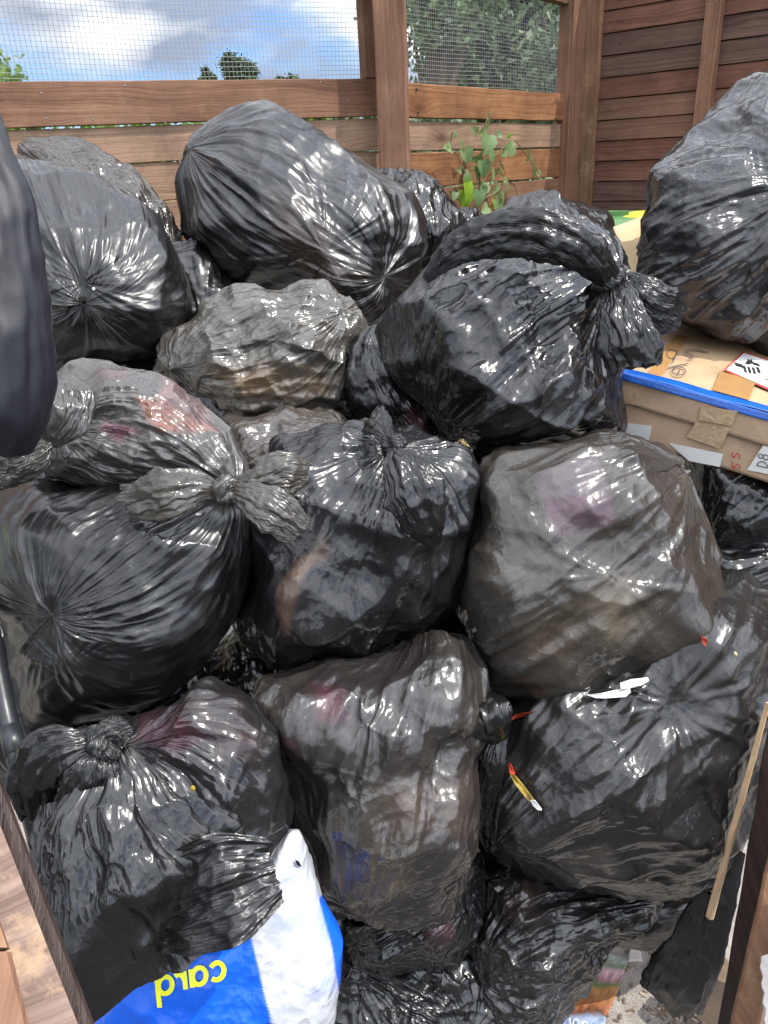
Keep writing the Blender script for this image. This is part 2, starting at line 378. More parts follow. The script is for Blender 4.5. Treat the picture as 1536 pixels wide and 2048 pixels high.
    if per: q = P3(np.cos(2*PI*uu)*0.9, np.sin(2*PI*uu)*0.9, tt*asp*0.55)
    else: q = P3((uu*2-1)*1.2, 0*tt, tt*asp*0.55)
    qs = q+0.10*np.stack([gnoise(q*0.9+3+seed), gnoise(q*0.9+13), gnoise(q*0.9+23)], -1)
    h = h+amp*wl*fade*(1.0*dish(qs, 0.60, seed)+1.1*dish(qs, 0.28, seed+1)+0.9*dish(qs*np.array((1, 1, 0.4)), 0.14, seed+2))
    X = X+N*h[..., None]
    cols = film_tint(X, base, patches, seed, brown)
    me = grid_mesh(name, X, per, (1, 1), cols)
    return linkob(name, me, MT[mat], parent), X
def film_knot(name, q, r, axis, seed=1, base=BLACK, parent=None, mat='film', fat=0.72, squash=0.8):
    # a twisted band of film round the neck: q = (x, y, depth), r in pixels, axis = pixel direction of the neck
    c = U(*q); R = r*q[2]/FPX; ax = axis[0]*RT-axis[1]*UP+(axis[2] if len(axis) > 2 else 0)*-FW; ax = ax/np.linalg.norm(ax)
    a1 = np.cross(ax, FW); a1 /= np.linalg.norm(a1); a2 = np.cross(ax, a1)
    nv, nu = 73, 56
    a = np.linspace(0, 2*PI, nv)[:, None]; b = np.linspace(0, 2*PI, nu, endpoint=False)[None]
    ca, sa = np.cos(a), np.sin(a)
    w = ridge(P3(np.cos(b+a)*2.6, np.sin(b+a)*2.6, ca*0.8+seed))+0.7*ridge(P3(np.cos(b+a)*5, np.sin(b+a)*5, ca*1.6+sa+seed))
    bulge = 1+0.28*gnoise(P3(ca*1.2+seed, sa*1.2, 0*b))
    tr = R*fat*bulge*(1+0.22*w)
    rad = R*(1-fat*0.6)*bulge+tr*np.cos(b)
    X = c+(rad*ca)[..., None]*a1+(rad*sa*squash)[..., None]*a2+(tr*1.15*np.sin(b)+R*0.25*np.sin(a*2+seed))[..., None]*ax
    X[-1] = X[0]
    nn = normals(X, True); X = X+nn*(R*0.05*ridge(X*70+seed))[..., None]
    me = grid_mesh(name, X, True, (1, 1), film_tint(X, base, (), seed))
    return linkob(name, me, MT[mat], parent)
# ------------------------------------------------------------------ materials
MT = {}
def mat(name):
    m_ = bpy.data.materials.new(name); m_.use_nodes = True; t = m_.node_tree; t.nodes.clear()
    b = t.nodes.new('ShaderNodeBsdfPrincipled'); o = t.nodes.new('ShaderNodeOutputMaterial'); t.links.new(b.outputs[0], o.inputs[0])
    MT[name] = m_; return m_, t, b
def nd(t, ty, ins=None, **k):
    n = t.nodes.new(ty)
    for a, b in k.items(): setattr(n, a, b)
    for a, b in (ins or {}).items():
        if hasattr(b, 'is_output') or isinstance(b, bpy.types.NodeSocket): t.links.new(b, n.inputs[a])
        else: n.inputs[a].default_value = b
    return n
def ramp(t, fac, stops, interp='LINEAR'):
    r = nd(t, 'ShaderNodeValToRGB', {'Fac': fac}); r.color_ramp.interpolation = interp
    e = r.color_ramp.elements
    while len(e) > 1: e.remove(e[-1])
    e[0].position = stops[0][0]; e[0].color = tuple(stops[0][1])+(1,)
    for p_, c in stops[1:]: x = e.new(p_); x.color = tuple(c)+(1,)
    return r.outputs['Color']
def vmath(t, op, a, b): return nd(t, 'ShaderNodeVectorMath', {0: a, 1: b}, operation=op).outputs[0]
def fmath(t, op, a, b): return nd(t, 'ShaderNodeMath', {0: a, 1: b}, operation=op).outputs[0]
def setin(t, b, **k):
    for a, v in k.items():
        s = b.inputs[a.replace('_', ' ')]
        if isinstance(v, bpy.types.NodeSocket): t.links.new(v, s)
        else: s.default_value = v
def film_mat(name, rough=(0.20, 0.42), micro=1.0, spec=0.5, streak=1.0, dust=0.5, crumple=1.0):
    m_, t, b = mat(name)
    at = nd(t, 'ShaderNodeAttribute', attribute_name='tint'); ob = nd(t, 'ShaderNodeTexCoord'); uv = nd(t, 'ShaderNodeUVMap', uv_map='UVMap')
    P_ = ob.outputs['Object']
    n1 = nd(t, 'ShaderNodeTexNoise', {'Vector': P_, 'Scale': 9.0, 'Detail': 4.0})
    rg = nd(t, 'ShaderNodeMapRange', {'Value': n1.outputs['Fac'], 'From Min': 0.3, 'From Max': 0.7, 'To Min': rough[0], 'To Max': rough[1]})
    # fine crumple: facets from cells seen through a warped coordinate
    wn_ = nd(t, 'ShaderNodeTexNoise', {'Vector': P_, 'Scale': 7.0, 'Detail': 1.5})
    wv = nd(t, 'ShaderNodeVectorMath', {0: wn_.outputs['Color'], 3: 0.030}, operation='SCALE').outputs[0]
    pw = vmath(t, 'ADD', P_, wv)
    def nmask(sc, off, lo=0.46, hi=0.60, mn=0.06):
        q_ = nd(t, 'ShaderNodeTexNoise', {'Vector': vmath(t, 'ADD', P_, (off, off*0.7, off*1.3)), 'Scale': sc, 'Detail': 1.0}).outputs['Fac']
        return nd(t, 'ShaderNodeMapRange', {'Value': q_, 'From Min': lo, 'From Max': hi, 'To Min': mn, 'To Max': 1.0}).outputs[0]
    def dishes(vec, sc, A, rot=(0, 0, 0), dims='3D', mask=None, off=0.0):      # sharp straight creases between shallow dishes, A in metres
        mpd = nd(t, 'ShaderNodeMapping', {'Vector': vec, 'Rotation': rot, 'Scale': sc, 'Location': (off, off, off)})
        vo = nd(t, 'ShaderNodeTexVoronoi', {'Vector': mpd.outputs[0], 'Scale': 1.0}, feature='F1', voronoi_dimensions=dims).outputs['Distance']
        o_ = fmath(t, 'MULTIPLY', fmath(t, 'MULTIPLY', vo, vo), A)
        return fmath(t, 'MULTIPLY', o_, mask) if mask is not None else o_
    uvw = vmath(t, 'ADD', uv.outputs[0], nd(t, 'ShaderNodeVectorMath', {0: wn_.outputs['Color'], 3: 0.03}, operation='SCALE').outputs[0])
    mk1, mk2 = nmask(5.0, 0.0), nmask(5.5, 3.1)
    L_ = [dishes(uvw, (64.0, 9.0, 1.0), 0.0052*streak, dims='2D', mask=mk1), dishes(uvw, (130.0, 15.0, 1.0), 0.0020*streak, dims='2D', mask=mk2, off=3.3),
          dishes(pw, (58.0, 50.0, 13.0), 0.0065*micro, (0.3, 0.5, 0.2), mask=mk2, off=1.7), dishes(pw, (50.0, 14.0, 55.0), 0.0060*micro, (0.2, -0.3, 0.7), mask=nmask(6.0, 7.7), off=5.1),
          dishes(pw, (105.0, 34.0, 100.0), 0.0026*micro, (0.9, 0.3, -0.5), mask=nmask(8.0, 1.9)), dishes(pw, (95.0, 95.0, 95.0), 0.0030*micro*crumple, mask=nmask(7.0, 9.3, 0.45, 0.55, 0.0), off=2.2)]
    hh = L_[0]
    for x_ in L_[1:]: hh = fmath(t, 'ADD', hh, x_)
    bp = nd(t, 'ShaderNodeBump', {'Height': hh, 'Strength': 1.0, 'Distance': 1.0})
    fl = nd(t, 'ShaderNodeTexVoronoi', {'Vector': P_, 'Scale': 95.0}, feature='F1')
    sp = nd(t, 'ShaderNodeMath', {0: fl.outputs['Distance'], 1: 0.055}, operation='LESS_THAN').outputs[0]
    sp = fmath(t, 'MULTIPLY', sp, fmath(t, 'GREATER_THAN', nd(t, 'ShaderNodeSeparateColor', {0: fl.outputs['Color']}).outputs[0], 0.86))
    du = nd(t, 'ShaderNodeMapRange', {'Value': nd(t, 'ShaderNodeTexNoise', {'Vector': P_, 'Scale': 14.0, 'Detail': 6.0, 'Roughness': 0.7}).outputs['Fac'], 'From Min': 0.5, 'From Max': 0.8, 'To Min': 0.0, 'To Max': 0.06*dust}).outputs[0]
    c = nd(t, 'ShaderNodeMix', {'Factor': du, 'A': at.outputs['Color'], 'B': (0.35, 0.32, 0.28, 1)}, data_type='RGBA').outputs['Result']
    c = nd(t, 'ShaderNodeMix', {'Factor': sp, 'A': c, 'B': (0.42, 0.40, 0.36, 1)}, data_type='RGBA').outputs['Result']
    setin(t, b, Base_Color=c, Roughness=rg.outputs[0], Normal=bp.outputs[0], IOR=1.5)
    b.inputs['Specular IOR Level'].default_value = spec
    return m_
film_mat('film', (0.15, 0.28), 0.28, 0.6, 0.34, 0.45, 0.45)
film_mat('film_smooth', (0.24, 0.38), 0.08, 0.68, 0.28, 0.45, 0.3)
film_mat('film_thin', (0.15, 0.28), 0.34, 0.75, 0.28, 0.5, 1.0)
film_mat('film_blue', (0.24, 0.4), 0.5, 0.5, 0.35, 0.1, 0.6)
def simple(name, col, rough=0.6, metal=0.0, bump=None, var=0.0, vs=20.0, spec=0.5):
    m_, t, b = mat(name); ob = nd(t, 'ShaderNodeTexCoord')
    n = nd(t, 'ShaderNodeTexNoise', {'Vector': ob.outputs['Object'], 'Scale': vs, 'Detail': 6.0, 'Roughness': 0.65})
    c0 = [max(c*(1-var), 0) for c in col]; c1 = [min(c*(1+var), 1) for c in col]
    c = ramp(t, n.outputs['Fac'], [(0.3, c0), (0.7, c1)])
    setin(t, b, Base_Color=c, Roughness=rough, Metallic=metal)
    b.inputs['Specular IOR Level'].default_value = spec
    if bump: bp = nd(t, 'ShaderNodeBump', {'Height': n.outputs['Fac'], 'Strength': 0.5, 'Distance': bump}); setin(t, b, Normal=bp.outputs[0])
    return m_
def wood_mat(name, dark, mid, light, rough=0.75, worn=0.0, grime=0.4, spots=0.0):
    m_, t, b = mat(name); uv = nd(t, 'ShaderNodeUVMap', uv_map='UVMap').outputs[0]
    wp = nd(t, 'ShaderNodeTexNoise', {'Vector': nd(t, 'ShaderNodeMapping', {'Vector': uv, 'Scale': (2.2, 7.0, 1)}).outputs[0], 'Scale': 1.0, 'Detail': 2.0}).outputs['Color']
    # knots bend the grain round themselves
    kv = nd(t, 'ShaderNodeTexVoronoi', {'Vector': nd(t, 'ShaderNodeMapping', {'Vector': uv, 'Scale': (3.0, 7.5, 1)}).outputs[0], 'Scale': 1.0, 'Randomness': 1.0}, feature='F1')
    kd = nd(t, 'ShaderNodeMapRange', {'Value': kv.outputs['Distance'], 'From Min': 0.0, 'From Max': 0.42, 'To Min': 1.0, 'To Max': 0.0}).outputs[0]
    pick = fmath(t, 'GREATER_THAN', nd(t, 'ShaderNodeSeparateColor', {0: kv.outputs['Color']}).outputs[0], 0.35)
    kd = fmath(t, 'MULTIPLY', fmath(t, 'MULTIPLY', kd, kd), pick)
    sx = nd(t, 'ShaderNodeSeparateXYZ', {0: uv}); wx = nd(t, 'ShaderNodeSeparateXYZ', {0: wp})
    vv = fmath(t, 'ADD', sx.outputs[1], fmath(t, 'MULTIPLY', fmath(t, 'SUBTRACT', wx.outputs[0], 0.5), 0.055))
    vv = fmath(t, 'ADD', vv, fmath(t, 'MULTIPLY', kd, 0.03))
    g = nd(t, 'ShaderNodeTexNoise', {'Vector': nd(t, 'ShaderNodeCombineXYZ', {0: fmath(t, 'MULTIPLY', sx.outputs[0], 1.2), 1: fmath(t, 'MULTIPLY', vv, 95.0), 2: 0.0}).outputs[0], 'Scale': 1.0, 'Detail': 3.0, 'Roughness': 0.6}).outputs['Fac']
    f = nd(t, 'ShaderNodeTexNoise', {'Vector': nd(t, 'ShaderNodeCombineXYZ', {0: fmath(t, 'MULTIPLY', sx.outputs[0], 14.0), 1: fmath(t, 'MULTIPLY', vv, 420.0), 2: 0.0}).outputs[0], 'Scale': 1.0, 'Detail': 2.0}).outputs['Fac']
    big = nd(t, 'ShaderNodeTexNoise', {'Vector': nd(t, 'ShaderNodeMapping', {'Vector': uv, 'Scale': (3.5, 9.0, 1)}).outputs[0], 'Scale': 1.0, 'Detail': 5.0, 'Roughness': 0.65}).outputs['Fac']
    k = fmath(t, 'ADD', fmath(t, 'MULTIPLY', g, 0.55), fmath(t, 'ADD', fmath(t, 'MULTIPLY', f, 0.2), fmath(t, 'MULTIPLY', big, 0.3)))
    c = ramp(t, k, [(0.36, dark), (0.52, mid), (0.72, light)])
    ring = ramp(t, kd, [(0.0, (1, 1, 1)), (0.45, (0.8, 0.75, 0.72)), (0.8, (0.25, 0.2, 0.18))])
    c = nd(t, 'ShaderNodeMix', {'Factor': 1.0, 'A': c, 'B': ring}, data_type='RGBA', blend_type='MULTIPLY').outputs['Result']
    ob = nd(t, 'ShaderNodeTexCoord').outputs['Object']
    gr = nd(t, 'ShaderNodeTexNoise', {'Vector': ob, 'Scale': 5.0, 'Detail': 7.0, 'Roughness': 0.7}).outputs['Fac']
    gm = nd(t, 'ShaderNodeMapRange', {'Value': gr, 'From Min': 0.42, 'From Max': 0.68, 'To Min': 0.0, 'To Max': grime}).outputs[0]
    c = nd(t, 'ShaderNodeMix', {'Factor': gm, 'A': c, 'B': (dark[0]*0.7, dark[1]*0.75, dark[2]*0.8, 1)}, data_type='RGBA').outputs['Result']
    if worn:
        wm = nd(t, 'ShaderNodeMapRange', {'Value': nd(t, 'ShaderNodeTexNoise', {'Vector': ob, 'Scale': 8.5, 'Detail': 8.0, 'Roughness': 0.75}).outputs['Fac'], 'From Min': 0.52, 'From Max': 0.62, 'To Min': 0.0, 'To Max': worn}).outputs[0]
        c = nd(t, 'ShaderNodeMix', {'Factor': wm, 'A': c, 'B': (0.42, 0.28, 0.17, 1)}, data_type='RGBA').outputs['Result']
    if spots:
        vs = nd(t, 'ShaderNodeTexVoronoi', {'Vector': ob, 'Scale': 60.0}, feature='F1')
        s = fmath(t, 'MULTIPLY', fmath(t, 'LESS_THAN', vs.outputs['Distance'], 0.075), fmath(t, 'GREATER_THAN', nd(t, 'ShaderNodeSeparateColor', {0: vs.outputs['Color']}).outputs[0], 0.8))
        c = nd(t, 'ShaderNodeMix', {'Factor': fmath(t, 'MULTIPLY', s, spots), 'A': c, 'B': (0.6, 0.57, 0.5, 1)}, data_type='RGBA').outputs['Result']
    ri = nd(t, 'ShaderNodeTexNoise', {'Vector': ob, 'Scale': 12.0})
    hgt = fmath(t, 'ADD', fmath(t, 'MULTIPLY', g, 0.8), fmath(t, 'MULTIPLY', f, 0.5))
    bp = nd(t, 'ShaderNodeBump', {'Height': hgt, 'Strength': 0.7, 'Distance': 0.0025})
    setin(t, b, Base_Color=c, Roughness=rough, Normal=bp.outputs[0]); b.inputs['Specular IOR Level'].default_value = 0.3
wood_mat('wood_rail', (0.095, 0.045, 0.026), (0.19, 0.096, 0.056), (0.29, 0.16, 0.10), grime=0.6, worn=0.15, spots=0.35)
wood_mat('wood_rail_sun_warm', (0.13, 0.05, 0.02), (0.27, 0.125, 0.055), (0.42, 0.23, 0.11), grime=0.7)  # rail wood with the sun's orange warmth put into its colour
wood_mat('wood_board', (0.17, 0.10, 0.062), (0.30, 0.19, 0.125), (0.42, 0.285, 0.20), grime=0.75, worn=0.12, spots=0.3)
wood_mat('wood_post', (0.12, 0.058, 0.032), (0.22, 0.115, 0.068), (0.34, 0.195, 0.125), grime=0.5)
wood_mat('wood_wall_red', (0.075, 0.032, 0.022), (0.155, 0.068, 0.046), (0.24, 0.12, 0.083), grime=0.5)
wood_mat('wood_wall_brown', (0.09, 0.044, 0.028), (0.185, 0.095, 0.062), (0.28, 0.155, 0.105), grime=0.4)
wood_mat('wood_wall_dark', (0.055, 0.030, 0.023), (0.110, 0.062, 0.046), (0.18, 0.105, 0.08), grime=0.4)
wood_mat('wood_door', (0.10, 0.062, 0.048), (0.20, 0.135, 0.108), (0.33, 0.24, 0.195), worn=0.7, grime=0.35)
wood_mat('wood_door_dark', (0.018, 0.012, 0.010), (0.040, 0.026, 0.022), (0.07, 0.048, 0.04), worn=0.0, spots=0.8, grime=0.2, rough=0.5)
wood_mat('wood_door_brown', (0.09, 0.045, 0.025), (0.21, 0.11, 0.06), (0.33, 0.19, 0.11), worn=0.35, grime=0.6)
wood_mat('wood_raw', (0.42, 0.27, 0.15), (0.58, 0.40, 0.24), (0.70, 0.52, 0.34), grime=0.15)
simple('wire', (0.34, 0.34, 0.34), 0.45, 0.8)
simple('nail', (0.30, 0.29, 0.28), 0.4, 0.9)
simple('bark', (0.10, 0.075, 0.05), 0.9, bump=0.02, var=0.4)
def leaf_mat(name, c0, c1, rough=0.5, trans=0.3):
    m_, t, b = mat(name)
    at = nd(t, 'ShaderNodeAttribute', attribute_name='tint')
    sep = nd(t, 'ShaderNodeSeparateColor', {0: at.outputs['Color']})
    c = ramp(t, sep.outputs[0], [(0.0, c0), (1.0, c1)])
    setin(t, b, Base_Color=c, Roughness=rough)
    tr = nd(t, 'ShaderNodeBsdfTranslucent', {'Color': c}); mxs = nd(t, 'ShaderNodeMixShader', {0: trans, 1: b.outputs[0], 2: tr.outputs[0]})
    t.links.new(mxs.outputs[0], [n for n in t.nodes if n.type == 'OUTPUT_MATERIAL'][0].inputs[0])
leaf_mat('leaf_bright', (0.07, 0.13, 0.02), (0.19, 0.30, 0.05), trans=0.45)
leaf_mat('leaf_tree', (0.075, 0.125, 0.055), (0.23, 0.30, 0.16), trans=0.3)
leaf_mat('leaf_far', (0.02, 0.045, 0.016), (0.045, 0.085, 0.03), trans=0.15)
leaf_mat('leaf_vine', (0.10, 0.19, 0.07), (0.25, 0.36, 0.15), trans=0.4)
leaf_mat('leaf_lime', (0.20, 0.36, 0.02), (0.30, 0.48, 0.04), trans=0.5)
leaf_mat('leaf_yellow', (0.45, 0.34, 0.05), (0.55, 0.42, 0.08), trans=0.4)
simple('stem', (0.16, 0.14, 0.06), 0.6, var=0.3)
# cardboard with faint corrugation lines
def card_mat(name, col, corr=1.0):
    m_, t, b = mat(name); uv = nd(t, 'ShaderNodeUVMap', uv_map='UVMap').outputs[0]; ob = nd(t, 'ShaderNodeTexCoord').outputs['Object']
    s = nd(t, 'ShaderNodeSeparateXYZ', {0: uv})
    wv = nd(t, 'ShaderNodeMath', {0: fmath(t, 'MULTIPLY', s.outputs[1], 1050.0)}, operation='SINE').outputs[0]
    n = nd(t, 'ShaderNodeTexNoise', {'Vector': ob, 'Scale': 9.0, 'Detail': 6.0, 'Roughness': 0.6}).outputs['Fac']
    fb = nd(t, 'ShaderNodeTexNoise', {'Vector': nd(t, 'ShaderNodeMapping', {'Vector': uv, 'Scale': (60, 700, 1)}).outputs[0], 'Scale': 1.0, 'Detail': 2.0}).outputs['Fac']
    k = fmath(t, 'ADD', fmath(t, 'MULTIPLY', n, 0.8), fmath(t, 'ADD', fmath(t, 'MULTIPLY', fb, 0.2), fmath(t, 'MULTIPLY', wv, 0.022*corr)))
    c = ramp(t, k, [(0.35, [x*0.72 for x in col]), (0.5, col), (0.68, [min(x*1.18, 1) for x in col])])
    bp = nd(t, 'ShaderNodeBump', {'Height': fmath(t, 'ADD', fmath(t, 'MULTIPLY', wv, 0.12*corr), fmath(t, 'MULTIPLY', n, 2.0)), 'Strength': 0.4, 'Distance': 0.003})
    setin(t, b, Base_Color=c, Roughness=0.75, Normal=bp.outputs[0]); b.inputs['Specular IOR Level'].default_value = 0.25
card_mat('cardboard', (0.40, 0.275, 0.165)); card_mat('cardboard_side', (0.43, 0.30, 0.20), 0.25); card_mat('cardboard_pale', (0.50, 0.36, 0.21), 1.2)
simple('tape_blue', (0.008, 0.09, 0.42), 0.16, var=0.25, vs=30, bump=0.004, spec=0.7)
def tape_clear():
    m_, t, b = mat('tape_clear'); ob = nd(t, 'ShaderNodeTexCoord').outputs['Object']
    n = nd(t, 'ShaderNodeTexNoise', {'Vector': ob, 'Scale': 60.0, 'Detail': 5.0, 'Distortion': 1.5}).outputs['Fac']
    setin(t, b, Base_Color=ramp(t, n, [(0.4, (0.40, 0.26, 0.15)), (0.65, (0.52, 0.38, 0.24))]), Roughness=0.14)
    bp = nd(t, 'ShaderNodeBump', {'Height': n, 'Strength': 0.7, 'Distance': 0.0022}); setin(t, b, Normal=bp.outputs[0])
    b.inputs['Specular IOR Level'].default_value = 0.8
tape_clear()
simple('tape_brown', (0.36, 0.20, 0.08), 0.18, var=0.15, vs=12, spec=0.7)
simple('paper_white', (0.72, 0.72, 0.70), 0.55, var=0.06, vs=30)
simple('paper_grey', (0.52, 0.48, 0.45), 0.7, var=0.12, vs=25, bump=0.004)
simple('ink_black', (0.02, 0.02, 0.025), 0.5); simple('ink_red', (0.50, 0.05, 0.04), 0.6, var=0.2)
simple('ink_pen', (0.05, 0.045, 0.06), 0.5)
simple('print_yellow', (0.78, 0.80, 0.02), 0.35, var=0.05)
simple('straw', (0.55, 0.42, 0.22), 0.8, var=0.4, vs=80)
simple('strip_gold', (0.30, 0.22, 0.05), 0.35, var=0.5, vs=90); simple('strip_red', (0.45, 0.06, 0.03), 0.4, var=0.4, vs=60)
simple('lid_green', (0.07, 0.17, 0.06), 0.45, var=0.15, vs=9); simple('lid_yellow', (0.55, 0.50, 0.05), 0.5, var=0.2, vs=9)
simple('pipe_dark', (0.016, 0.018, 0.021), 0.36, var=0.35, vs=16, bump=0.001)
simple('rubber', (0.01, 0.01, 0.01), 0.6)
simple('debris_a', (0.17, 0.12, 0.08), 0.9, var=0.5, vs=40); simple('debris_b', (0.38, 0.32, 0.25), 0.85, var=0.3, vs=40)
simple('timber_block', (0.22, 0.16, 0.11), 0.8, var=0.35, vs=12, bump=0.003)
def fabric_mat():
    m_, t, b = mat('satin_fabric'); ob = nd(t, 'ShaderNodeTexCoord').outputs['Object']
    n = nd(t, 'ShaderNodeTexNoise', {'Vector': nd(t, 'ShaderNodeMapping', {'Vector': ob, 'Scale': (900, 900, 300)}).outputs[0], 'Scale': 1.0}).outputs['Fac']
    setin(t, b, Base_Color=ramp(t, n, [(0.3, (0.005, 0.0055, 0.009)), (0.7, (0.009, 0.0095, 0.015))]), Roughness=0.48, Normal=nd(t, 'ShaderNodeBump', {'Height': n, 'Strength': 0.25, 'Distance': 0.0006}).outputs[0])
    b.inputs['Sheen Weight'].default_value = 0.05; b.inputs['Sheen Roughness'].default_value = 0.4; b.inputs['Specular IOR Level'].default_value = 0.35
fabric_mat()
def concrete_mat():
    m_, t, b = mat('concrete'); ob = nd(t, 'ShaderNodeTexCoord').outputs['Object']
    n = nd(t, 'ShaderNodeTexNoise', {'Vector': ob, 'Scale': 7.0, 'Detail': 9.0, 'Roughness': 0.75}).outputs['Fac']
    n2 = nd(t, 'ShaderNodeTexNoise', {'Vector': ob, 'Scale': 260.0, 'Detail': 3.0}).outputs['Fac']
    k = fmath(t, 'ADD', fmath(t, 'MULTIPLY', n, 0.6), fmath(t, 'MULTIPLY', n2, 0.4))
    c = ramp(t, k, [(0.36, (0.13, 0.105, 0.085)), (0.5, (0.27, 0.245, 0.22)), (0.66, (0.42, 0.395, 0.36))])
    setin(t, b, Base_Color=c, Roughness=0.9, Normal=nd(t, 'ShaderNodeBump', {'Height': k, 'Strength': 0.8, 'Distance': 0.004}).outputs[0])
concrete_mat()
def grass_mat():
    m_, t, b = mat('grass_ground'); ob = nd(t, 'ShaderNodeTexCoord').outputs['Object']
    n = nd(t, 'ShaderNodeTexNoise', {'Vector': ob, 'Scale': 2.0, 'Detail': 8.0}).outputs['Fac']
    setin(t, b, Base_Color=ramp(t, n, [(0.35, (0.05, 0.09, 0.03)), (0.65, (0.11, 0.15, 0.05))]), Roughness=0.95)
grass_mat()
def magazine_mat():
    m_, t, b = mat('magazine_print'); uv = nd(t, 'ShaderNodeUVMap', uv_map='UVMap').outputs[0]; s = nd(t, 'ShaderNodeSeparateXYZ', {0: uv})
    n = nd(t, 'ShaderNodeTexNoise', {'Vector': nd(t, 'ShaderNodeMapping', {'Vector': uv, 'Scale': (9, 9, 1)}).outputs[0], 'Scale': 1.0, 'Detail': 5.0, 'Roughness': 0.7})
    k = fmath(t, 'ADD', s.outputs[1], fmath(t, 'MULTIPLY', fmath(t, 'SUBTRACT', n.outputs['Fac'], 0.5), 0.16))
    base = ramp(t, k, [(0.0, (0.16, 0.26, 0.45)), (0.30, (0.28, 0.36, 0.50)), (0.36, (0.12, 0.05, 0.02)), (0.42, (0.30, 0.12, 0.05)), (0.62, (0.40, 0.20, 0.07)), (0.66, (0.08, 0.17, 0.05)), (0.72, (0.36, 0.18, 0.20)), (0.80, (0.62, 0.42, 0.45)), (0.86, (0.14, 0.20, 0.12)), (1.0, (0.42, 0.44, 0.42))])
    v = ramp(t, n.outputs['Fac'], [(0.35, (0.55, 0.55, 0.6)), (0.6, (1.15, 1.1, 1.1))])
    c = nd(t, 'ShaderNodeMix', {'Factor': 1.0, 'A': base, 'B': v}, data_type='RGBA', blend_type='MULTIPLY').outputs['Result']
    setin(t, b, Base_Color=c, Roughness=0.4)
magazine_mat()
simple('dark_ground', (0.05, 0.048, 0.045), 0.9, bump=0.003, var=0.4, vs=60)  # for the added dark ground out of view
# ------------------------------------------------------------------ timber builder
RN = random.Random(11)
def plank_mesh(o, Lv, Wv, Tv, bev=0.002, warp=0.0, uvoff=None):
    # a sawn board: o corner, Lv length, Wv width, Tv thickness vectors (world)
    o, Lv, Wv, Tv = [np.array(a, float) for a in (o, Lv, Wv, Tv)]
    n = max(2, int(np.linalg.norm(Lv)/0.12)); bm = bmesh.new(); rings = []
    for i in range(n+1):
        t = i/n; c = o+Lv*t
        wob = warp*math.sin(t*5.1+o[0]*7+o[2]*13); wt = Tv/np.linalg.norm(Tv); ww = Wv/np.linalg.norm(Wv)
        j = 0.0008*math.sin(i*2.3+o[2]*50)
        c = c+wt*wob+ww*j
        ring = []
        b = bev; W_ = np.linalg.norm(Wv); T_ = np.linalg.norm(Tv)
        for (a, q) in ((b, 0), (W_-b, 0), (W_, b), (W_, T_-b), (W_-b, T_), (b, T_), (0, T_-b), (0, b)):
            ring.append(bm.verts.new(Vector(c+ww*a+wt*q)))
        rings.append(ring)
    for a, b_ in zip(rings[:-1], rings[1:]):
        for k in range(8): bm.faces.new((a[k], a[(k+1) % 8], b_[(k+1) % 8], b_[k]))
    bm.faces.new(rings[0][::-1]); bm.faces.new(rings[-1])
    bmesh.ops.recalc_face_normals(bm, faces=bm.faces)
    uv = bm.loops.layers.uv.new('UVMap'); uo = uvoff or (RN.uniform(0, 40), RN.uniform(0, 40))
    lh = Vector(Lv).normalized(); wh = Vector(Wv).normalized(); th = Vector(Tv).normalized(); oo = Vector(o)
    for f in bm.faces:
        for l in f.loops:
            p_ = l.vert.co-oo; l[uv].uv = (uo[0]+p_.dot(lh), uo[1]+p_.dot(wh)+p_.dot(th))
    me = bpy.data.meshes.new('plank'); bm.to_mesh(me); bm.free(); return me
def plank(name, o, Lv, Wv, Tv, m_, root=None, **k):
    me = plank_mesh(o, Lv, Wv, Tv, **k); me.name = name; ob = linkob(name, me, MT[m_])
    if root: rooted(ob, root)
    return ob
def merged(name, parts, m_, root=None):      # several (verts, faces) lists as one mesh
    vs, fs = [], []
    for v, f in parts:
        k = len(vs); vs += [tuple(map(float, p_)) for p_ in v]; fs += [tuple(i+k for i in q) for q in f]
    me = bpy.data.meshes.new(name); me.from_pydata(vs, [], fs); me.update()
    ob = linkob(name, me, MT[m_])
    if root: rooted(ob, root)
    return ob
def boxvf(c, a, b, d):
    c, a, b, d = [np.array(x, float) for x in (c, a, b, d)]
    v = [c+a*i+b*j+d*k for i in (-1, 1) for j in (-1, 1) for k in (-1, 1)]
    return v, [(0, 1, 3, 2), (4, 6, 7, 5), (0, 4, 5, 1), (2, 3, 7, 6), (0, 2, 6, 4), (1, 5, 7, 3)]
def tubevf(pts, r, sides=6):
    pts = [np.array(p_, float) for p_ in pts]; v, f = [], []
    for i, p_ in enumerate(pts):
        t = pts[min(i+1, len(pts)-1)]-pts[max(i-1, 0)]; t = t/(np.linalg.norm(t)+1e-12)
        a = np.cross(t, (0.31, 0.2, 0.93)); a /= np.linalg.norm(a); b = np.cross(t, a)
        rr = r[i] if hasattr(r, '__len__') else r
        for k in range(sides): an = 2*PI*k/sides; v.append(p_+rr*(a*math.cos(an)+b*math.sin(an)))
    for i in range(len(pts)-1):
        for k in range(sides): f.append((i*sides+k, i*sides+(k+1) % sides, (i+1)*sides+(k+1) % sides, (i+1)*sides+k))
    f.append(tuple(range(sides))[::-1]); f.append(tuple((len(pts)-1)*sides+k for k in range(sides))); return v, f
UZ = np.array((0, 0, 1.))
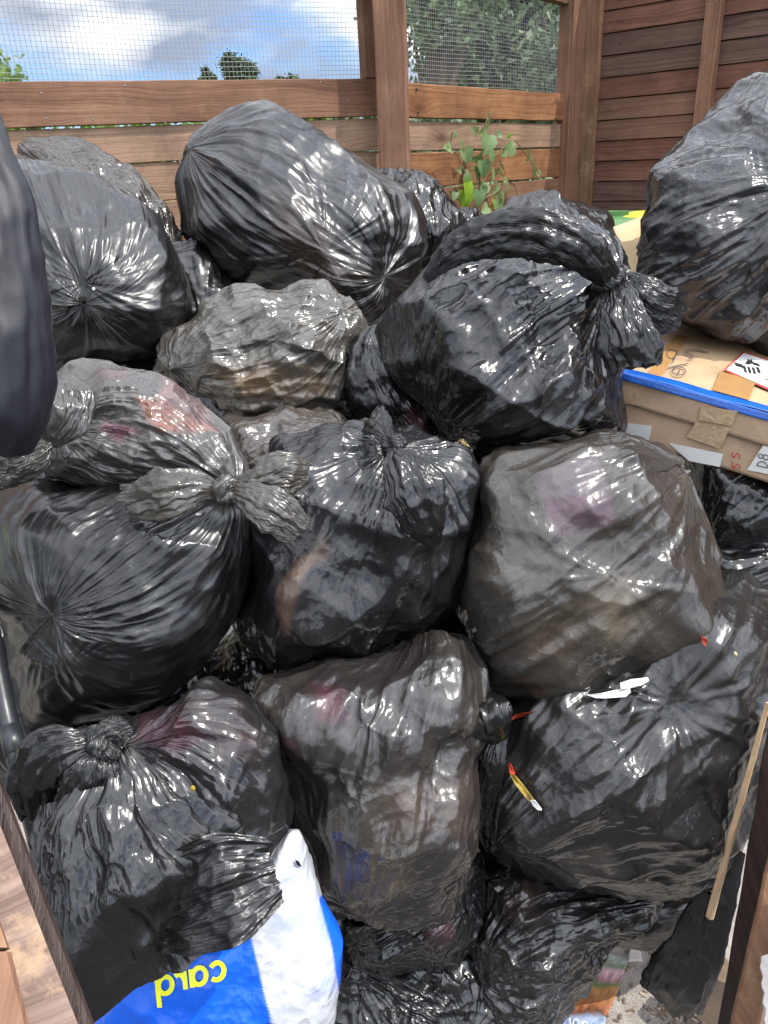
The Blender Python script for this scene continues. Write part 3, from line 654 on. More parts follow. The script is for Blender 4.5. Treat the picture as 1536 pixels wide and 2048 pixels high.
# ------------------------------------------------------------------ ground
def sheet(name, x0, x1, y0, y1, z, m_):
    me = bpy.data.meshes.new(name); me.from_pydata([(x0, y0, z), (x1, y0, z), (x1, y1, z), (x0, y1, z)], [], [(0, 1, 2, 3)]); me.update()
    return struct(linkob(name, me, MT[m_]))
sheet('ground', -600, 600, -600, 600, -0.03, 'grass_ground')
sheet('concrete_floor', -6, 6, 0.62, 4.6, 0.0, 'concrete')
sheet('dark_front_ground', -600, 600, -40, 0.62, -0.012, 'dark_ground')  # unseen dark ground added so bag undersides reflect less light
# ------------------------------------------------------------------ shed plan: fence run, corner post, back run, plank wall
A0 = U(0, 357, 2.02)[:2]; P0 = U(765, 318, 2.50)[:2]; dL = (P0-A0)/np.linalg.norm(P0-A0)
AL = A0-dL*1.2
P1 = U(818, 315, 2.56)[:2]; Q0 = U(1138, 300, 3.36)[:2]; dR = (Q0-P1)/np.linalg.norm(Q0-P1)
nL = np.array((-dL[1], dL[0])); nL = nL if nL[1] > 0 else -nL      # pointing away from the camera
nR = np.array((-dR[1], dR[0])); nR = nR if nR[1] > 0 else -nR
v3 = lambda a, z=0.0: np.array((a[0], a[1], z))
def run(name, label, Apt, Bpt, nrm, yA, yB, xA_ref, xB_ref, boards, mats, top_z):
    # horizontal members between Apt and Bpt; pixel rows give their heights at the two reference points
    root = thing(name, label, 'fence', v3((Apt+Bpt)/2))
    Ld = v3(Bpt-Apt); n3 = v3(nrm); tot = np.linalg.norm(Ld); dr = Ld/tot
    def line(ya, yb):
        za, zb = zat(xA_ref, ya), zat(xB_ref, yb)
        sa = np.dot(v3(xA_ref-Apt), dr); sb = np.dot(v3(xB_ref-Apt), dr); s = (zb-za)/(sb-sa)
        return za-s*sa, s*tot
    out = []
    for i, (t0, t1, b0, b1, nm, m_, th, off) in enumerate(boards):
        zt, st = line(t0, t1); zb, sb = line(b0, b1)
        if i == 0: s_rail = sb
        else: zt = zt+0.5*(st-s_rail); zb = zb+0.5*(sb-s_rail); st = sb = s_rail     # every slat runs parallel to the rail
        o = v3(Apt, zb)+n3*off; plank(nm, o, Ld+UZ*sb*0.5+UZ*st*0.5, UZ*(zt-zb), n3*th, m_, root, warp=0.0015)
        out.append((zt, st, zb, sb))
    return root, line
lw = [(163, 155, 258, 233, 'rail', 'wood_rail', 0.035, 0.0)]
rows = [(260, 236), (341, 312), (425, 390), (508, 468), (592, 548), (680, 628), (770, 712)]
for i in range(len(rows)-1):
    lw.append((rows[i][0]+1.5, rows[i][1]+1.5, rows[i+1][0], rows[i+1][1], 'slat', ('wood_board', 'wood_board', 'wood_board')[i % 3], 0.02, 0.012+0.004*(i % 2)))
fence, lineL = run('slatted_fence', 'long brown timber fence run with wire mesh window on the left behind the bags', AL, P0, nL, 0, 0, A0, P0, lw, None, 2.6)
rr_ = [(165, 188, 235, 243, 'rail', 'wood_rail_sun_warm', 0.035, 0.0)]
rw = [(240, 247), (306, 294), (388, 348), (470, 410), (552, 470), (640, 530), (730, 600)]
for i in range(len(rw)-1):
    rr_.append((rw[i][0]+2, rw[i][1]+1, rw[i+1][0]-3, rw[i+1][1]-1.5, 'slat', ('wood_board', 'wood_rail_sun_warm', 'wood_post')[i % 3], 0.02, 0.012))
fence2, lineR = run('slatted_fence', 'short timber fence run behind the vine, sunlit orange rail under a small wire mesh window', P1, Q0, nR, 0, 0, P1, Q0, rr_, None, 2.6)
def wire_panel(root, Apt, Bpt, nrm, z0, z1, sp, r, off, seed):
    Ld = v3(Bpt-Apt); tot = np.linalg.norm(Ld); dr = Ld/tot; n3 = v3(nrm); parts = []; rs = np.random.RandomState(seed)
    def wob(s, z): return 0.006*math.sin(s*4.2+seed)*math.sin(z*6+1)+0.003*math.sin(s*13+z*9)
    def wz(s, z): return z+0.004*math.sin(s*5+z*3+seed)
    ns = int(tot/sp)
    zz = np.linspace(z0, z1, 7)
    for i in range(ns+1):
        s = i*sp; parts.append(tubevf([v3(Apt)+dr*(s+0.003*math.sin(z*7+i*0.1))+UZ*z+n3*(off+wob(s, z)) for z in zz], r, 4))
    for j in range(int((z1-z0)/sp)+1):
        z = z0+j*sp; parts.append(tubevf([v3(Apt)+dr*s+UZ*wz(s, z)+n3*(off+wob(s, z)+0.001) for s in np.linspace(0, tot, 22)], r, 4))
    return merged('wire_mesh', parts, 'wire', root)
zL = zat(A0, 163); zR = zat(P1, 165)
wire_panel(fence, AL, P0, nL, min(zL, zat(P0, 155))-0.03, zL+0.50, 0.0124, 0.00062, 0.040, 3)
wire_panel(fence2, P1, Q0, nR, zat(Q0, 188)-0.03, zR+0.50, 0.0124, 0.0007, 0.040, 5)
# frame pieces and posts
ztop = 2.6
def vpost(name, label, cat, XY, along, wide, nrm, thick, m_, z0=-0.03, z1=ztop, root=None, off=0.0):
    o = v3(XY)+v3(nrm)*off; ob = plank(name, v3(o[:2], z0), UZ*(z1-z0), v3(along)*wide, v3(nrm)*thick, m_, root)
    if label: tag(ob, label, cat)
    return ob
# upright of the left panel (x 730..762), behind the big post
wp = lambda px_, d_: px_/FPX*d_
vpost('upright', None, None, P0-dL*wp(30, 2.5), dL, wp(34, 2.5), nL, 0.04, 'wood_rail', root=fence, z0=zat(P0, 156)+0.001, off=-0.002)
vpost('upright', None, None, Q0-dR*wp(16, 3.3)*1.3, dR, wp(20, 3.3)*1.3, nR, 0.04, 'wood_post', root=fence2, z0=zat(Q0, 188)+0.001, off=-0.002)
plank('top_rail', v3(P1, zat(P1, -70)), v3(Q0-P1), UZ*0.09, v3(nR)*0.04, 'wood_rail', fence2)
plank('top_rail', v3(AL, zL+0.50), v3(P0-AL), UZ*0.09, v3(nL)*0.04, 'wood_rail', fence)
# the corner post: two faces seen
pc = U(758, 318, 2.40)[:2]; nP = np.array((0.12, 0.99))
cp = plank('corner_post', v3(pc, -0.03), UZ*(ztop+0.03), v3(np.array((0.99, -0.12)))*0.092, v3(nP)*0.092, 'wood_post', bev=0.004)
tag(cp, 'square brown timber corner post standing between the two wire mesh windows', 'post')
# far right posts by the dark wall
dW = np.array((math.sin(math.radians(46)), -math.cos(math.radians(46))))   # wall runs back towards the camera, to the right
q1 = U(1136, 300, 3.30)[:2]
bp_ = plank('back_post', v3(q1, -0.03), UZ*2.7, v3(dR)*0.10, v3(nR)*0.07, 'wood_post', bev=0.004)
tag(bp_, 'weathered timber post at the far right end of the short fence', 'post')
WQ = U(1186, 298, 3.42)[:2]; nW = np.array((dW[1], -dW[0])); nW = nW if nW[0] > 0 else -nW   # outward
wall = thing('plank_wall', 'dark reddish brown plank wall of the shed at the right', 'wall', v3(WQ+dW*1.2))
cb = plank('corner_batten', v3(WQ-dW*0.12, -0.03), UZ*2.7, v3(dW)*0.125, v3(nW)*0.04-v3(nW)*0, 'wood_door_brown', wall, bev=0.003)
SB = float(np.dot(onplane(1402, 150, v3(WQ), v3(nW))-v3(WQ), v3(dW)))+0.03
zc = zat(WQ, 395); step = (zat(WQ, 75)-zat(WQ, 158))/1.0/2.0
step = zat(WQ, 157)-zat(WQ, 200)
mats_w = ['wood_wall_red', 'wood_wall_dark', 'wood_wall_red', 'wood_wall_brown', 'wood_wall_red', 'wood_wall_dark', 'wood_wall_brown']
for j in range(-16, 17):
    z = zat(WQ, 157)+j*step
    if z < -0.02 or z > 2.75: continue
    tl = 0.006
    # each course is two boards butted behind the batten
    for s0, s1 in ((0.006, SB), (SB+0.003, 4.2)):
        mm = mats_w[(j*3+int(s0)*2+5) % 7]
        o = v3(WQ+dW*s0, z+0.0015)+v3(nW)*0.012
        pm = plank('plank', o, v3(dW)*(s1-s0), UZ*(step-0.003)+v3(nW)*tl, v3(nW)*0.016, mm, wall, bev=0.0012)
for s, wd in ((SB-0.03, 0.060), (1.7, 0.075), (2.9, 0.075)):
    plank('batten', v3(WQ+dW*s, -0.03)-v3(nW)*0.030, UZ*2.7, v3(dW)*wd, v3(nW)*0.040, 'wood_wall_brown' if s > 1 else 'wood_post', wall, bev=0.003)
merged('backing', [boxvf(v3(WQ+dW*2.1, 1.36)+v3(nW)*0.06, v3(dW)*2.1, UZ*1.39, v3(nW)*0.01)], 'wood_wall_dark', wall)
# a dark knot hole and nail heads
def disc(c, n, r, h, k=12):
    n = n/np.linalg.norm(n); a = np.cross(n, (0.1, 0.2, 0.97)); a /= np.linalg.norm(a); b = np.cross(n, a); c = np.array(c, float)
    v = [c-n*h+r*(a*math.cos(2*PI*i/k)+b*math.sin(2*PI*i/k)) for i in range(k)]+[c+n*h+r*0.85*(a*math.cos(2*PI*i/k)+b*math.sin(2*PI*i/k)) for i in range(k)]
    return v, [tuple(range(k))[::-1], tuple(range(k, 2*k))]+[(i, (i+1) % k, k+(i+1) % k, k+i) for i in range(k)]
nh = []
for (x, y) in ((82, 186), (186, 238), (92, 236), (742, 166), (747, 216), (735, 232), (250, 170), (330, 246), (640, 164)):
    p_ = onplane(x, y, v3(A0), v3(nL)); nh.append(disc(p_-v3(nL)*0.001, -v3(nL), 0.0028, 0.0012))
for q_ in nh: merged('nail_head', [q_], 'nail', fence)
nh = []
for (x, y) in ((1128, 6), (1136, 30), (1142, 120), (1138, 230), (1140, 262), (1137, 300), (832, 178), (835, 225), (1112, 200), (1110, 236)):
    p_ = onplane(x, y, v3(Q0), v3(nR)); nh.append(disc(p_-v3(nR)*0.005, -v3(nR), 0.004, 0.002))
for q_ in nh: merged('nail_head', [q_], 'nail', fence2)
nh = []
for j in range(-9, 12):
    z = zat(WQ, 157)+(j+0.5)*step
    for s in (SB-0.01, SB+0.012, 0.07, 0.09): nh.append(disc(v3(WQ+dW*s, z+0.01*math.sin(j*3+s*40))-v3(nW)*(0.031 if s > 0.2 else -0.010), -v3(nW), 0.0032, 0.0015))
for q_ in nh: merged('nail_head', [q_], 'nail', wall)
# ------------------------------------------------------------------ door frame, near the camera
def bar_px(name, pts, m_, root, th=0.03, uvs=None):
    # a board from four image corners with depth (tl, tr, br, bl), extruded away from the camera
    c = [U(*q) for q in pts]; Lv = (c[3]-c[0]); n = np.cross(c[1]-c[0], c[3]-c[0]); n /= np.linalg.norm(n)
    if n@FW < 0: n = -n
    bm = bmesh.new(); K = 14; rings = []
    for i in range(K+1):
        t = i/K; a = c[0]+(c[3]-c[0])*t; b = c[1]+(c[2]-c[1])*t; e = 0.004; w = (b-a)/np.linalg.norm(b-a)
        j = w*0.0015*math.sin(i*1.9+pts[0][0])
        rings.append([bm.verts.new(Vector(x)) for x in (a+w*e+j, b-w*e, b+n*e, b+n*th, a+n*th, a+n*e+j)])
    for r1, r2 in zip(rings[:-1], rings[1:]):
        for k in range(6): bm.faces.new((r1[k], r1[(k+1) % 6], r2[(k+1) % 6], r2[k]))
    bm.faces.new(rings[0]); bm.faces.new(rings[-1]); bmesh.ops.recalc_face_normals(bm, faces=bm.faces)
    uv = bm.loops.layers.uv.new('UVMap'); lh = Vector(Lv).normalized(); wh = Vector(c[1]-c[0]).normalized(); th_ = Vector(n); oo = Vector(c[0]); uo = RN.uniform(0, 30)
    for f in bm.faces:
        for l in f.loops: p_ = l.vert.co-oo; l[uv].uv = (uo+p_.dot(lh), uo+p_.dot(wh)+p_.dot(th_))
    me = bpy.data.meshes.new(name); bm.to_mesh(me); bm.free(); ob = linkob(name, me, MT[m_])
    if root: rooted(ob, root)
    return ob
dl = thing('door_frame', 'sunlit worn timber door post of the shed at the lower left', 'door frame', U(60, 1900, 0.62))
bar_px('jamb', [(-150, 1380, 0.74), (-56, 1500, 0.74), (194, 2120, 0.62), (40, 2120, 0.60)], 'wood_door', dl, 0.03)
bar_px('stop_strip', [(-130, 1380, 0.76), (-75, 1380, 0.76), (212, 2140, 0.645), (150, 2140, 0.64)], 'wood_door_dark', dl, 0.012)
bar_px('stile', [(-300, 1560, 0.60), (-78, 1600, 0.66), (26, 1895, 0.60), (-160, 1895, 0.58)], 'wood_post', dl, 0.02)
bar_px('bottom_rail', [(-260, 1903, 0.56), (24, 1903, 0.60), (88, 2160, 0.57), (-200, 2160, 0.53)], 'wood_post', dl, 0.02)
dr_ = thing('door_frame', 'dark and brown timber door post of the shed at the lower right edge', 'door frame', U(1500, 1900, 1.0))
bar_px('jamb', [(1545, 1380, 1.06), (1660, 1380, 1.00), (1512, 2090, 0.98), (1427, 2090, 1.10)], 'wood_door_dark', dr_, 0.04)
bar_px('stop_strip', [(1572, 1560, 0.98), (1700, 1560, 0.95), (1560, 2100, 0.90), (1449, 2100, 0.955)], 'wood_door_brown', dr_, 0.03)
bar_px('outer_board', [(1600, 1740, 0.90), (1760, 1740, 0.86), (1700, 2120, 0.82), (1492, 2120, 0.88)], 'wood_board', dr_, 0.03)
stk = bar_px('timber_lath', [(1535, 1410, 1.00), (1544, 1410, 1.00), (1430, 1842, 1.16), (1414, 1838, 1.16)], 'wood_raw', None, 0.006)
tag(stk, 'pale raw timber lath leaning beside the lower right bags', 'stick')
blk = bar_px('timber_block', [(1395, 1945, 1.42), (1475, 1975, 1.36), (1470, 2075, 1.40), (1390, 2035, 1.46)], 'timber_block', None, 0.05)
tag(blk, 'short grey brown timber offcut on the floor at the foot of the right door post', 'offcut')
# ------------------------------------------------------------------ foliage outside
def leaves_mesh(name, centers, nrm, size, m_, root, seed, aspect=0.55):
    rs = np.random.RandomState(seed); n = len(centers)
    a = rs.normal(size=(n, 3)); a /= np.linalg.norm(a, axis=1)[:, None]; b = np.cross(a, rs.normal(size=(n, 3))); b /= np.linalg.norm(b, axis=1)[:, None]; c = np.cross(a, b)
    s = (size*rs.uniform(0.6, 1.4, n))[:, None]
    v = np.stack([centers-a*s, centers+b*s*aspect-a*s*0.2+c*s*0.15, centers+a*s, centers-b*s*aspect-a*s*0.2+c*s*0.15], 1).reshape(-1, 3)
    me = bpy.data.meshes.new(name); me.vertices.add(4*n); me.vertices.foreach_set('co', v.reshape(-1).astype(np.float32))
    me.loops.add(4*n); me.loops.foreach_set('vertex_index', np.arange(4*n, dtype=np.int32)); me.polygons.add(n); me.polygons.foreach_set('loop_start', np.arange(0, 4*n, 4, dtype=np.int32)); me.update(calc_edges=True)
    ca = me.color_attributes.new('tint', 'FLOAT_COLOR', 'POINT'); k = np.repeat(rs.uniform(0, 1, n), 4); ca.data.foreach_set('color', np.stack([k, k, k, k*0+1], 1).reshape(-1).astype(np.float32))
    return rooted(linkob(name, me, MT[m_]), root)
def crown(center, rad, n, seed, clumps=26, tight=0.30):
    rs = np.random.RandomState(seed); cs = rs.normal(size=(clumps, 3)); cs /= np.linalg.norm(cs, axis=1)[:, None]; cs *= rs.uniform(0.35, 0.92, clumps)[:, None]
    i = rs.randint(0, clumps, n); p_ = cs[i]+rs.normal(size=(n, 3))*tight*rs.uniform(0.5, 1.1, clumps)[i][:, None]*0.7
    return np.array(center)+p_*np.array(rad)
def tree(label, base, trunk_h, center, rad, n, size, m_, seed, name='tree', clumps=26, cat='tree', group=None):
    root = thing(name, label, cat, base, group); base = np.array(base, float); center = np.array(center, float)
    pts = [base+(center-base)*t+np.array((0.05*math.sin(t*5+seed), 0.04*math.cos(t*4), 0))*trunk_h for t in np.linspace(0, 1.0, 7)]
    parts = [tubevf(pts, [0.055*trunk_h*(1-0.75*t) for t in np.linspace(0, 1, 7)], 8)]
    rs = random.Random(seed)
    for k in range(9):
        s = pts[rs.randint(3, 6)]; e = center+np.array([rs.uniform(-0.8, 0.8)*r for r in rad]); parts.append(tubevf([s, (s+e)/2+np.array((0, 0, 0.05*rad[2])), e], [0.018*trunk_h, 0.011*trunk_h, 0.003*trunk_h], 5))
    merged('trunk', parts, 'bark', root)
    leaves_mesh('crown', crown(center, rad, n, seed, clumps), None, size, m_, root, seed+1); return root
c_ = U(480, 148, 26); tree('distant round topped dark green tree above the fence seen through the wire mesh', (c_[0], c_[1], 0), 2.4, c_+UZ*0.02, (0.58, 0.6, 0.62), 14000, 0.045, 'leaf_far', 3, group='distant trees')
c_ = U(416, 156, 26); tree('smallest distant dark tree just left of the round topped one', (c_[0], c_[1], 0), 1.8, c_-UZ*0.02, (0.28, 0.3, 0.30), 3000, 0.05, 'leaf_far', 5, group='distant trees')
c_ = U(572, 160, 26); tree('low wide distant bush right of the round topped tree', (c_[0], c_[1], 0), 1.6, c_-UZ*0.12, (0.50, 0.4, 0.28), 3200, 0.05, 'leaf_far', 6, group='distant trees')
c_ = U(-10, 190, 4.6); tree('bright green leafy shrub behind the fence at the upper left corner', (c_[0], c_[1], 0), 1.5, c_-UZ*0.10, (0.30, 0.35, 0.32), 1500, 0.030, 'leaf_bright', 8, name='shrub', cat='shrub', clumps=30)
c_ = U(1010, 110, 6.6); tree('big dense green tree filling the small wire mesh window', (c_[0], c_[1], 0), 2.6, c_+UZ*0.2, (0.95, 0.9, 1.25), 26000, 0.038, 'leaf_tree', 12, clumps=60)
c_ = U(900, 20, 5.2); tree('loose twiggy tree at the left side of the small wire mesh window', (c_[0], c_[1], 0), 2.6, c_+UZ*0.1, (0.42, 0.5, 0.42), 2600, 0.026, 'leaf_tree', 14, clumps=34)
c_ = U(1180, 150, 5.6); tree('green bush at the right side of the small wire mesh window', (c_[0], c_[1], 0), 1.8, c_-UZ*0.15, (0.60, 0.5, 0.7), 8000, 0.035, 'leaf_tree', 19, name='bush', cat='bush', clumps=30)
# hedge strip seen through the gap under the rail
hr = thing('hedge', 'bright green hedge showing through the gap under the left fence rail', 'hedge', v3((A0+P0)/2+nL*0.7))
rs = np.random.RandomState(4); n = 9000; s = rs.uniform(-0.9, 1.15, n); cc = np.stack([A0[0]+dL[0]*s*1.1+nL[0]*0.6, A0[1]+dL[1]*s*1.1+nL[1]*0.6, np.zeros(n)], 1)
cc[:, :2] += rs.uniform(-0.15, 0.15, (n, 2)); cc[:, 2] = rs.uniform(0.45, 1.0, n)*1.745+0.02*np.sin(s*17)
leaves_mesh('foliage', cc, None, 0.025, 'leaf_bright', hr, 9)
merged('stems', [tubevf([(A0[0]+dL[0]*t+nL[0]*0.6, A0[1]+dL[1]*t+nL[1]*0.6, 0), (A0[0]+dL[0]*t+nL[0]*0.6+0.03, A0[1]+dL[1]*t+nL[1]*0.6, 1.35)], [0.012, 0.004], 5) for t in np.linspace(-0.9, 1.1, 14)], 'bark', hr)
hr2 = thing('hedge', 'low green hedge behind the short fence run showing through its slats', 'hedge', v3((P1+Q0)/2+nR*0.7))
n = 5000; s = rs.uniform(0.0, 1.15, n); cc = np.stack([P1[0]+dR[0]*s+nR[0]*0.6, P1[1]+dR[1]*s+nR[1]*0.6, rs.uniform(0.5, 1.78, n)], 1); cc[:, :2] += rs.uniform(-0.15, 0.15, (n, 2))
leaves_mesh('foliage', cc, None, 0.03, 'leaf_tree', hr2, 10)
merged('stems', [tubevf([(P1[0]+dR[0]*t+nR[0]*0.6, P1[1]+dR[1]*t+nR[1]*0.6, 0), (P1[0]+dR[0]*t+nR[0]*0.6+0.03, P1[1]+dR[1]*t+nR[1]*0.6, 1.35)], [0.012, 0.004], 5) for t in np.linspace(0, 1.1, 8)], 'bark', hr2)
# ------------------------------------------------------------------ climbing vine in front of the short fence
def vine():
    root = thing('climbing_vine', 'green heart leaved vine climbing in front of the short slatted fence', 'climbing plant', onplane(965, 470, v3(P1)-v3(nR)*0.08, v3(nR)))
    pl = lambda x, y, o=0.06: onplane(x, y, v3(P1)-v3(nR)*o, v3(nR))
    stems = [[(960, 500), (965, 440), (958, 380), (962, 330), (975, 290), (970, 250), (980, 225)], [(958, 390), (930, 345), (915, 310), (900, 290), (905, 262)], [(962, 340), (1000, 300), (1030, 280), (1060, 320), (1078, 345)],
             [(962, 400), (1000, 380), (1012, 350), (1000, 320)], [(960, 375), (920, 372), (890, 375), (930, 368)], [(1005, 300), (1020, 270), (1040, 268)], [(985, 420), (1020, 410), (1036, 392)]]
    merged('stem', [tubevf([pl(x, y, 0.05+0.012*math.sin(i*1.7)) for i, (x, y) in enumerate(s_)], [0.0028-0.0012*i/len(s_) for i in range(len(s_))], 5) for s_ in stems], 'stem', root)
    lv = [(978, 240, 16, 80, 0), (968, 262, 15, 200, 0), (950, 262, 12, 150, 0), (976, 288, 22, 250, 0), (985, 315, 15, 300, 0), (958, 315, 20, 190, 0), (925, 290, 13, 120, 0), (935, 312, 17, 300, 0), (898, 296, 14, 170, 0),
          (968, 338, 19, 280, 0), (985, 352, 17, 260, 0), (955, 345, 16, 140, 0), (1022, 294, 17, 60, 0), (1010, 304, 14, 210, 0), (1000, 268, 9, 20, 0), (1058, 312, 15, 250, 0), (1068, 336, 19, 290, 0), (1078, 350, 11, 300, 0),
          (935, 352, 12, 90, 0), (920, 340, 9, 180, 0), (995, 378, 17, 40, 0), (1015, 372, 18, 290, 0), (1005, 398, 16, 270, 0), (968, 378, 16, 240, 0), (958, 395, 17, 260, 0), (996, 415, 19, 280, 0), (978, 425, 14, 210, 0),
          (940, 362, 11, 30, 1), (936, 382, 17, 270, 1), (930, 400, 20, 265, 1), (985, 408, 14, 230, 2), (972, 418, 15, 200, 0), (1034, 394, 9, 70, 1), (910, 268, 7, 80, 0), (1017, 271, 6, 90, 1), (910, 392, 10, 240, 0), (1000, 338, 11, 60, 0), (990, 445, 15, 250, 0), (965, 450, 14, 280, 0)]
    gr = {0: [], 1: [], 2: []}
    for i, (x, y, s_, an, k) in enumerate(lv):
        c0 = pl(x, y, 0.075+0.02*math.sin(i*2.1)); e = s_/FPX*2.8*0.98; a = math.radians(an)
        X_ = v3(dR)*math.cos(a)+UZ*math.sin(a); X_ /= np.linalg.norm(X_); N_ = -v3(nR)+UZ*0.6*math.sin(i*3.3)+v3(dR)*0.7*math.cos(i*5.1); N_ -= X_*(N_@X_); N_ /= np.linalg.norm(N_); Y_ = np.cross(N_, X_)
        out = [(-0.75, 0), (-1.0, 0.35), (-0.85, 0.72), (-0.4, 0.88), (0.1, 0.72), (0.6, 0.40), (1.15, 0.0), (0.6, -0.40), (0.1, -0.72), (-0.4, -0.88), (-0.85, -0.72), (-1.0, -0.35)]
        rim = [c0+e*(X_*a_+Y_*b_)+N_*e*(0.18*abs(b_)-0.25*a_*a_+0.05*math.sin(7*b_+i)) for a_, b_ in out]; mid = [c0+e*X_*t-N_*e*(0.12+0.25*t*t) for t in (-0.75, -0.2, 0.4)]
        f = []; v = rim+[c0-e*X_*0.1-N_*e*0.10, c0+e*X_*0.2-N_*e*0.05]
        for q in range(12): f.append((q, (q+1) % 12, 12))
        gr[k].append((v, f))
    for k, (nm, mm) in enumerate((('foliage', 'leaf_vine'), ('young_leaves', 'leaf_lime'), ('faded_leaf', 'leaf_yellow'))):
        ob = merged(nm, gr[k], mm, root); me = ob.data; ca = me.color_attributes.new('tint', 'FLOAT_COLOR', 'POINT'); r = np.random.RandomState(k)
        kk = np.repeat(r.uniform(0.1, 1, len(gr[k])), 14); ca.data.foreach_set('color', np.stack([kk, kk, kk, kk*0+1], 1).reshape(-1).astype(np.float32))
        for p_ in me.polygons: p_.use_smooth = True
vine()
# a few bright raindrop-white blossoms dots are left to the leaves; the green lidded bin behind the bags
gb = thing('lidded_tub', 'green plastic tub lid with yellow cover behind the cardboard by the dark wall', 'tub', U(1235, 440, 2.7))
def lathe(c, prof, k=40, sx=1.0, sy=1.0):
    v, f = [], []
    for r, z in prof:
        for i in range(k): a = 2*PI*i/k; v.append((c[0]+r*sx*math.cos(a), c[1]+r*sy*math.sin(a), c[2]+z))
    for j in range(len(prof)-1):
        for i in range(k): f.append((j*k+i, j*k+(i+1) % k, (j+1)*k+(i+1) % k, (j+1)*k+i))
    f.append(tuple((len(prof)-1)*k+i for i in range(k))); f.append(tuple(range(k))[::-1]); return v, f
c_ = U(1222, 425, 2.75)
merged('tub_body', [lathe((c_[0], c_[1], c_[2]-1.0), [(0.16, 0.0), (0.2, 0.5), (0.21, 0.97)])], 'lid_green', gb)
merged('lid', [lathe((c_[0], c_[1], c_[2]-0.03), [(0.215, -0.03), (0.23, -0.02), (0.232, 0.0), (0.20, 0.022), (0.10, 0.030), (0.09, 0.018)])], 'lid_green', gb)
merged('handle', [boxvf((c_[0]-0.04, c_[1]-0.12, c_[2]+0.0), (0.06, 0, 0), (0, 0.02, 0), (0, 0, 0.012))], 'lid_green', gb)
yb = merged('yellow_cover', [lathe((c_[0]+0.10, c_[1]-0.10, c_[2]-0.05), [(0.10, 0.0), (0.13, 0.02), (0.12, 0.045), (0.05, 0.055)], 28)], 'lid_yellow', gb)
# ------------------------------------------------------------------ refuse bags
BAGS = {}
GRP = 'black refuse bags heaped in the shed'
def bag(key, label, poly, d, knot, tail, cat='bin bag', name='refuse_bag', grp=GRP, **k):
    P = np.array(poly, float); c = P.mean(0)
    ctr = U(c[0], c[1], d); root = thing(name, label, cat, (ctr[0], ctr[1], ctr[2]-0.5*(P[:, 1].max()-P[:, 1].min())/FPX*d*0.9), grp)
    ob, X = film_bag('film_sack', poly, d, knot, tail, **k); rooted(ob, root); BAGS[key] = (root, ob); return root
def sub(ob, root): return rooted(ob[0] if isinstance(ob, tuple) else ob, root)
OL = (0.062, 0.057, 0.050); WINE = (0.09, 0.032, 0.040); PINK = (0.15, 0.085, 0.082); ORG = (0.20, 0.062, 0.032); PURP = (0.082, 0.066, 0.074)
import os
ONLY = os.environ.get('BAGTEST')
# key, label, polygon, depth, top gather (x, y, side), bottom gather, options
r = bag('B1', 'smooth black bag with a pleat star, right of the hanging navy cloth at upper left', [(40, 308), (110, 318), (190, 352), (260, 395), (312, 440), (348, 500), (378, 560), (393, 625), (375, 668), (330, 700), (262, 728), (200, 722), (140, 745), (60, 760), (-40, 740), (-80, 600), (-70, 420), (-20, 320)], 1.62,
    (60, 330, -1), (172, 612, 1), seed=1, crump=0.5, stars=((180, 575, 0.8, 0.8),), mat='film_smooth', slack=0.02, D=190, dents=((172, 612, 0.35, -0.06), (185, 520, 0.3, 0.05)))
r = bag('B2', 'thin brownish bag lying behind the smooth left bag against the fence', [(35, 290), (60, 276), (110, 284), (200, 308), (265, 332), (302, 372), (332, 420), (362, 488), (330, 560), (200, 560), (60, 420)], 1.86,
    (345, 500, 1), (40, 285, 1), seed=2, brown=0.5, base=(0.03, 0.024, 0.02), D=110, mat='film_thin')
r = bag('B3', 'largest smooth black bag at the top centre, leaning in front of the left fence', [(500, 210), (545, 215), (620, 252), (700, 303), (762, 345), (822, 392), (852, 440), (862, 492), (842, 545), (815, 605), (795, 650), (740, 665), (700, 640), (620, 600), (560, 590), (470, 575), (418, 522), (370, 462), (357, 400), (358, 350), (375, 288), (400, 265), (450, 225)], 1.88,
    (380, 300, 1), (780, 560, 1), seed=3, crump=0.55, stars=((660, 520, 0.9, 0.9),), D=210, slack=0.035, mat='film_smooth', patches=[([(560, 400), (660, 470), (720, 560), (620, 560), (540, 470)], (0.05, 0.03, 0.02), 25, 0.7)])
r = bag('B4', 'black bag showing behind the right shoulder of the largest top bag', [(750, 338), (820, 342), (872, 362), (905, 405), (935, 450), (930, 520), (860, 560), (790, 520), (740, 420)], 2.1, (800, 345, -1), (860, 520, 1), seed=4, res=0, D=100)
r = bag('B4b', 'small grey bag corner peeping out left of the vine foot', [(900, 425), (925, 416), (955, 418), (972, 440), (985, 500), (930, 540), (885, 500)], 2.25, (930, 420, -1), (930, 530, 1), seed=44, res=0, D=60)
r = bag('B5', 'grey sheened bag behind the big knotted bag, in front of the green tub', [(960, 470), (985, 435), (1020, 405), (1062, 391), (1112, 390), (1168, 402), (1222, 438), (1245, 500), (1230, 600), (1100, 640), (980, 590), (950, 520)], 2.15, (1130, 600, 1), (1075, 395, -1), seed=5, D=150, mat='film_smooth')
r = bag('B6', 'dark bag wedged low between the smooth left bag and the largest top bag', [(340, 485), (395, 480), (440, 530), (485, 580), (490, 680), (430, 720), (370, 690), (320, 600)], 1.80, (395, 490, -1), (440, 700, 1), seed=6, res=0, D=90, mat='film_smooth')
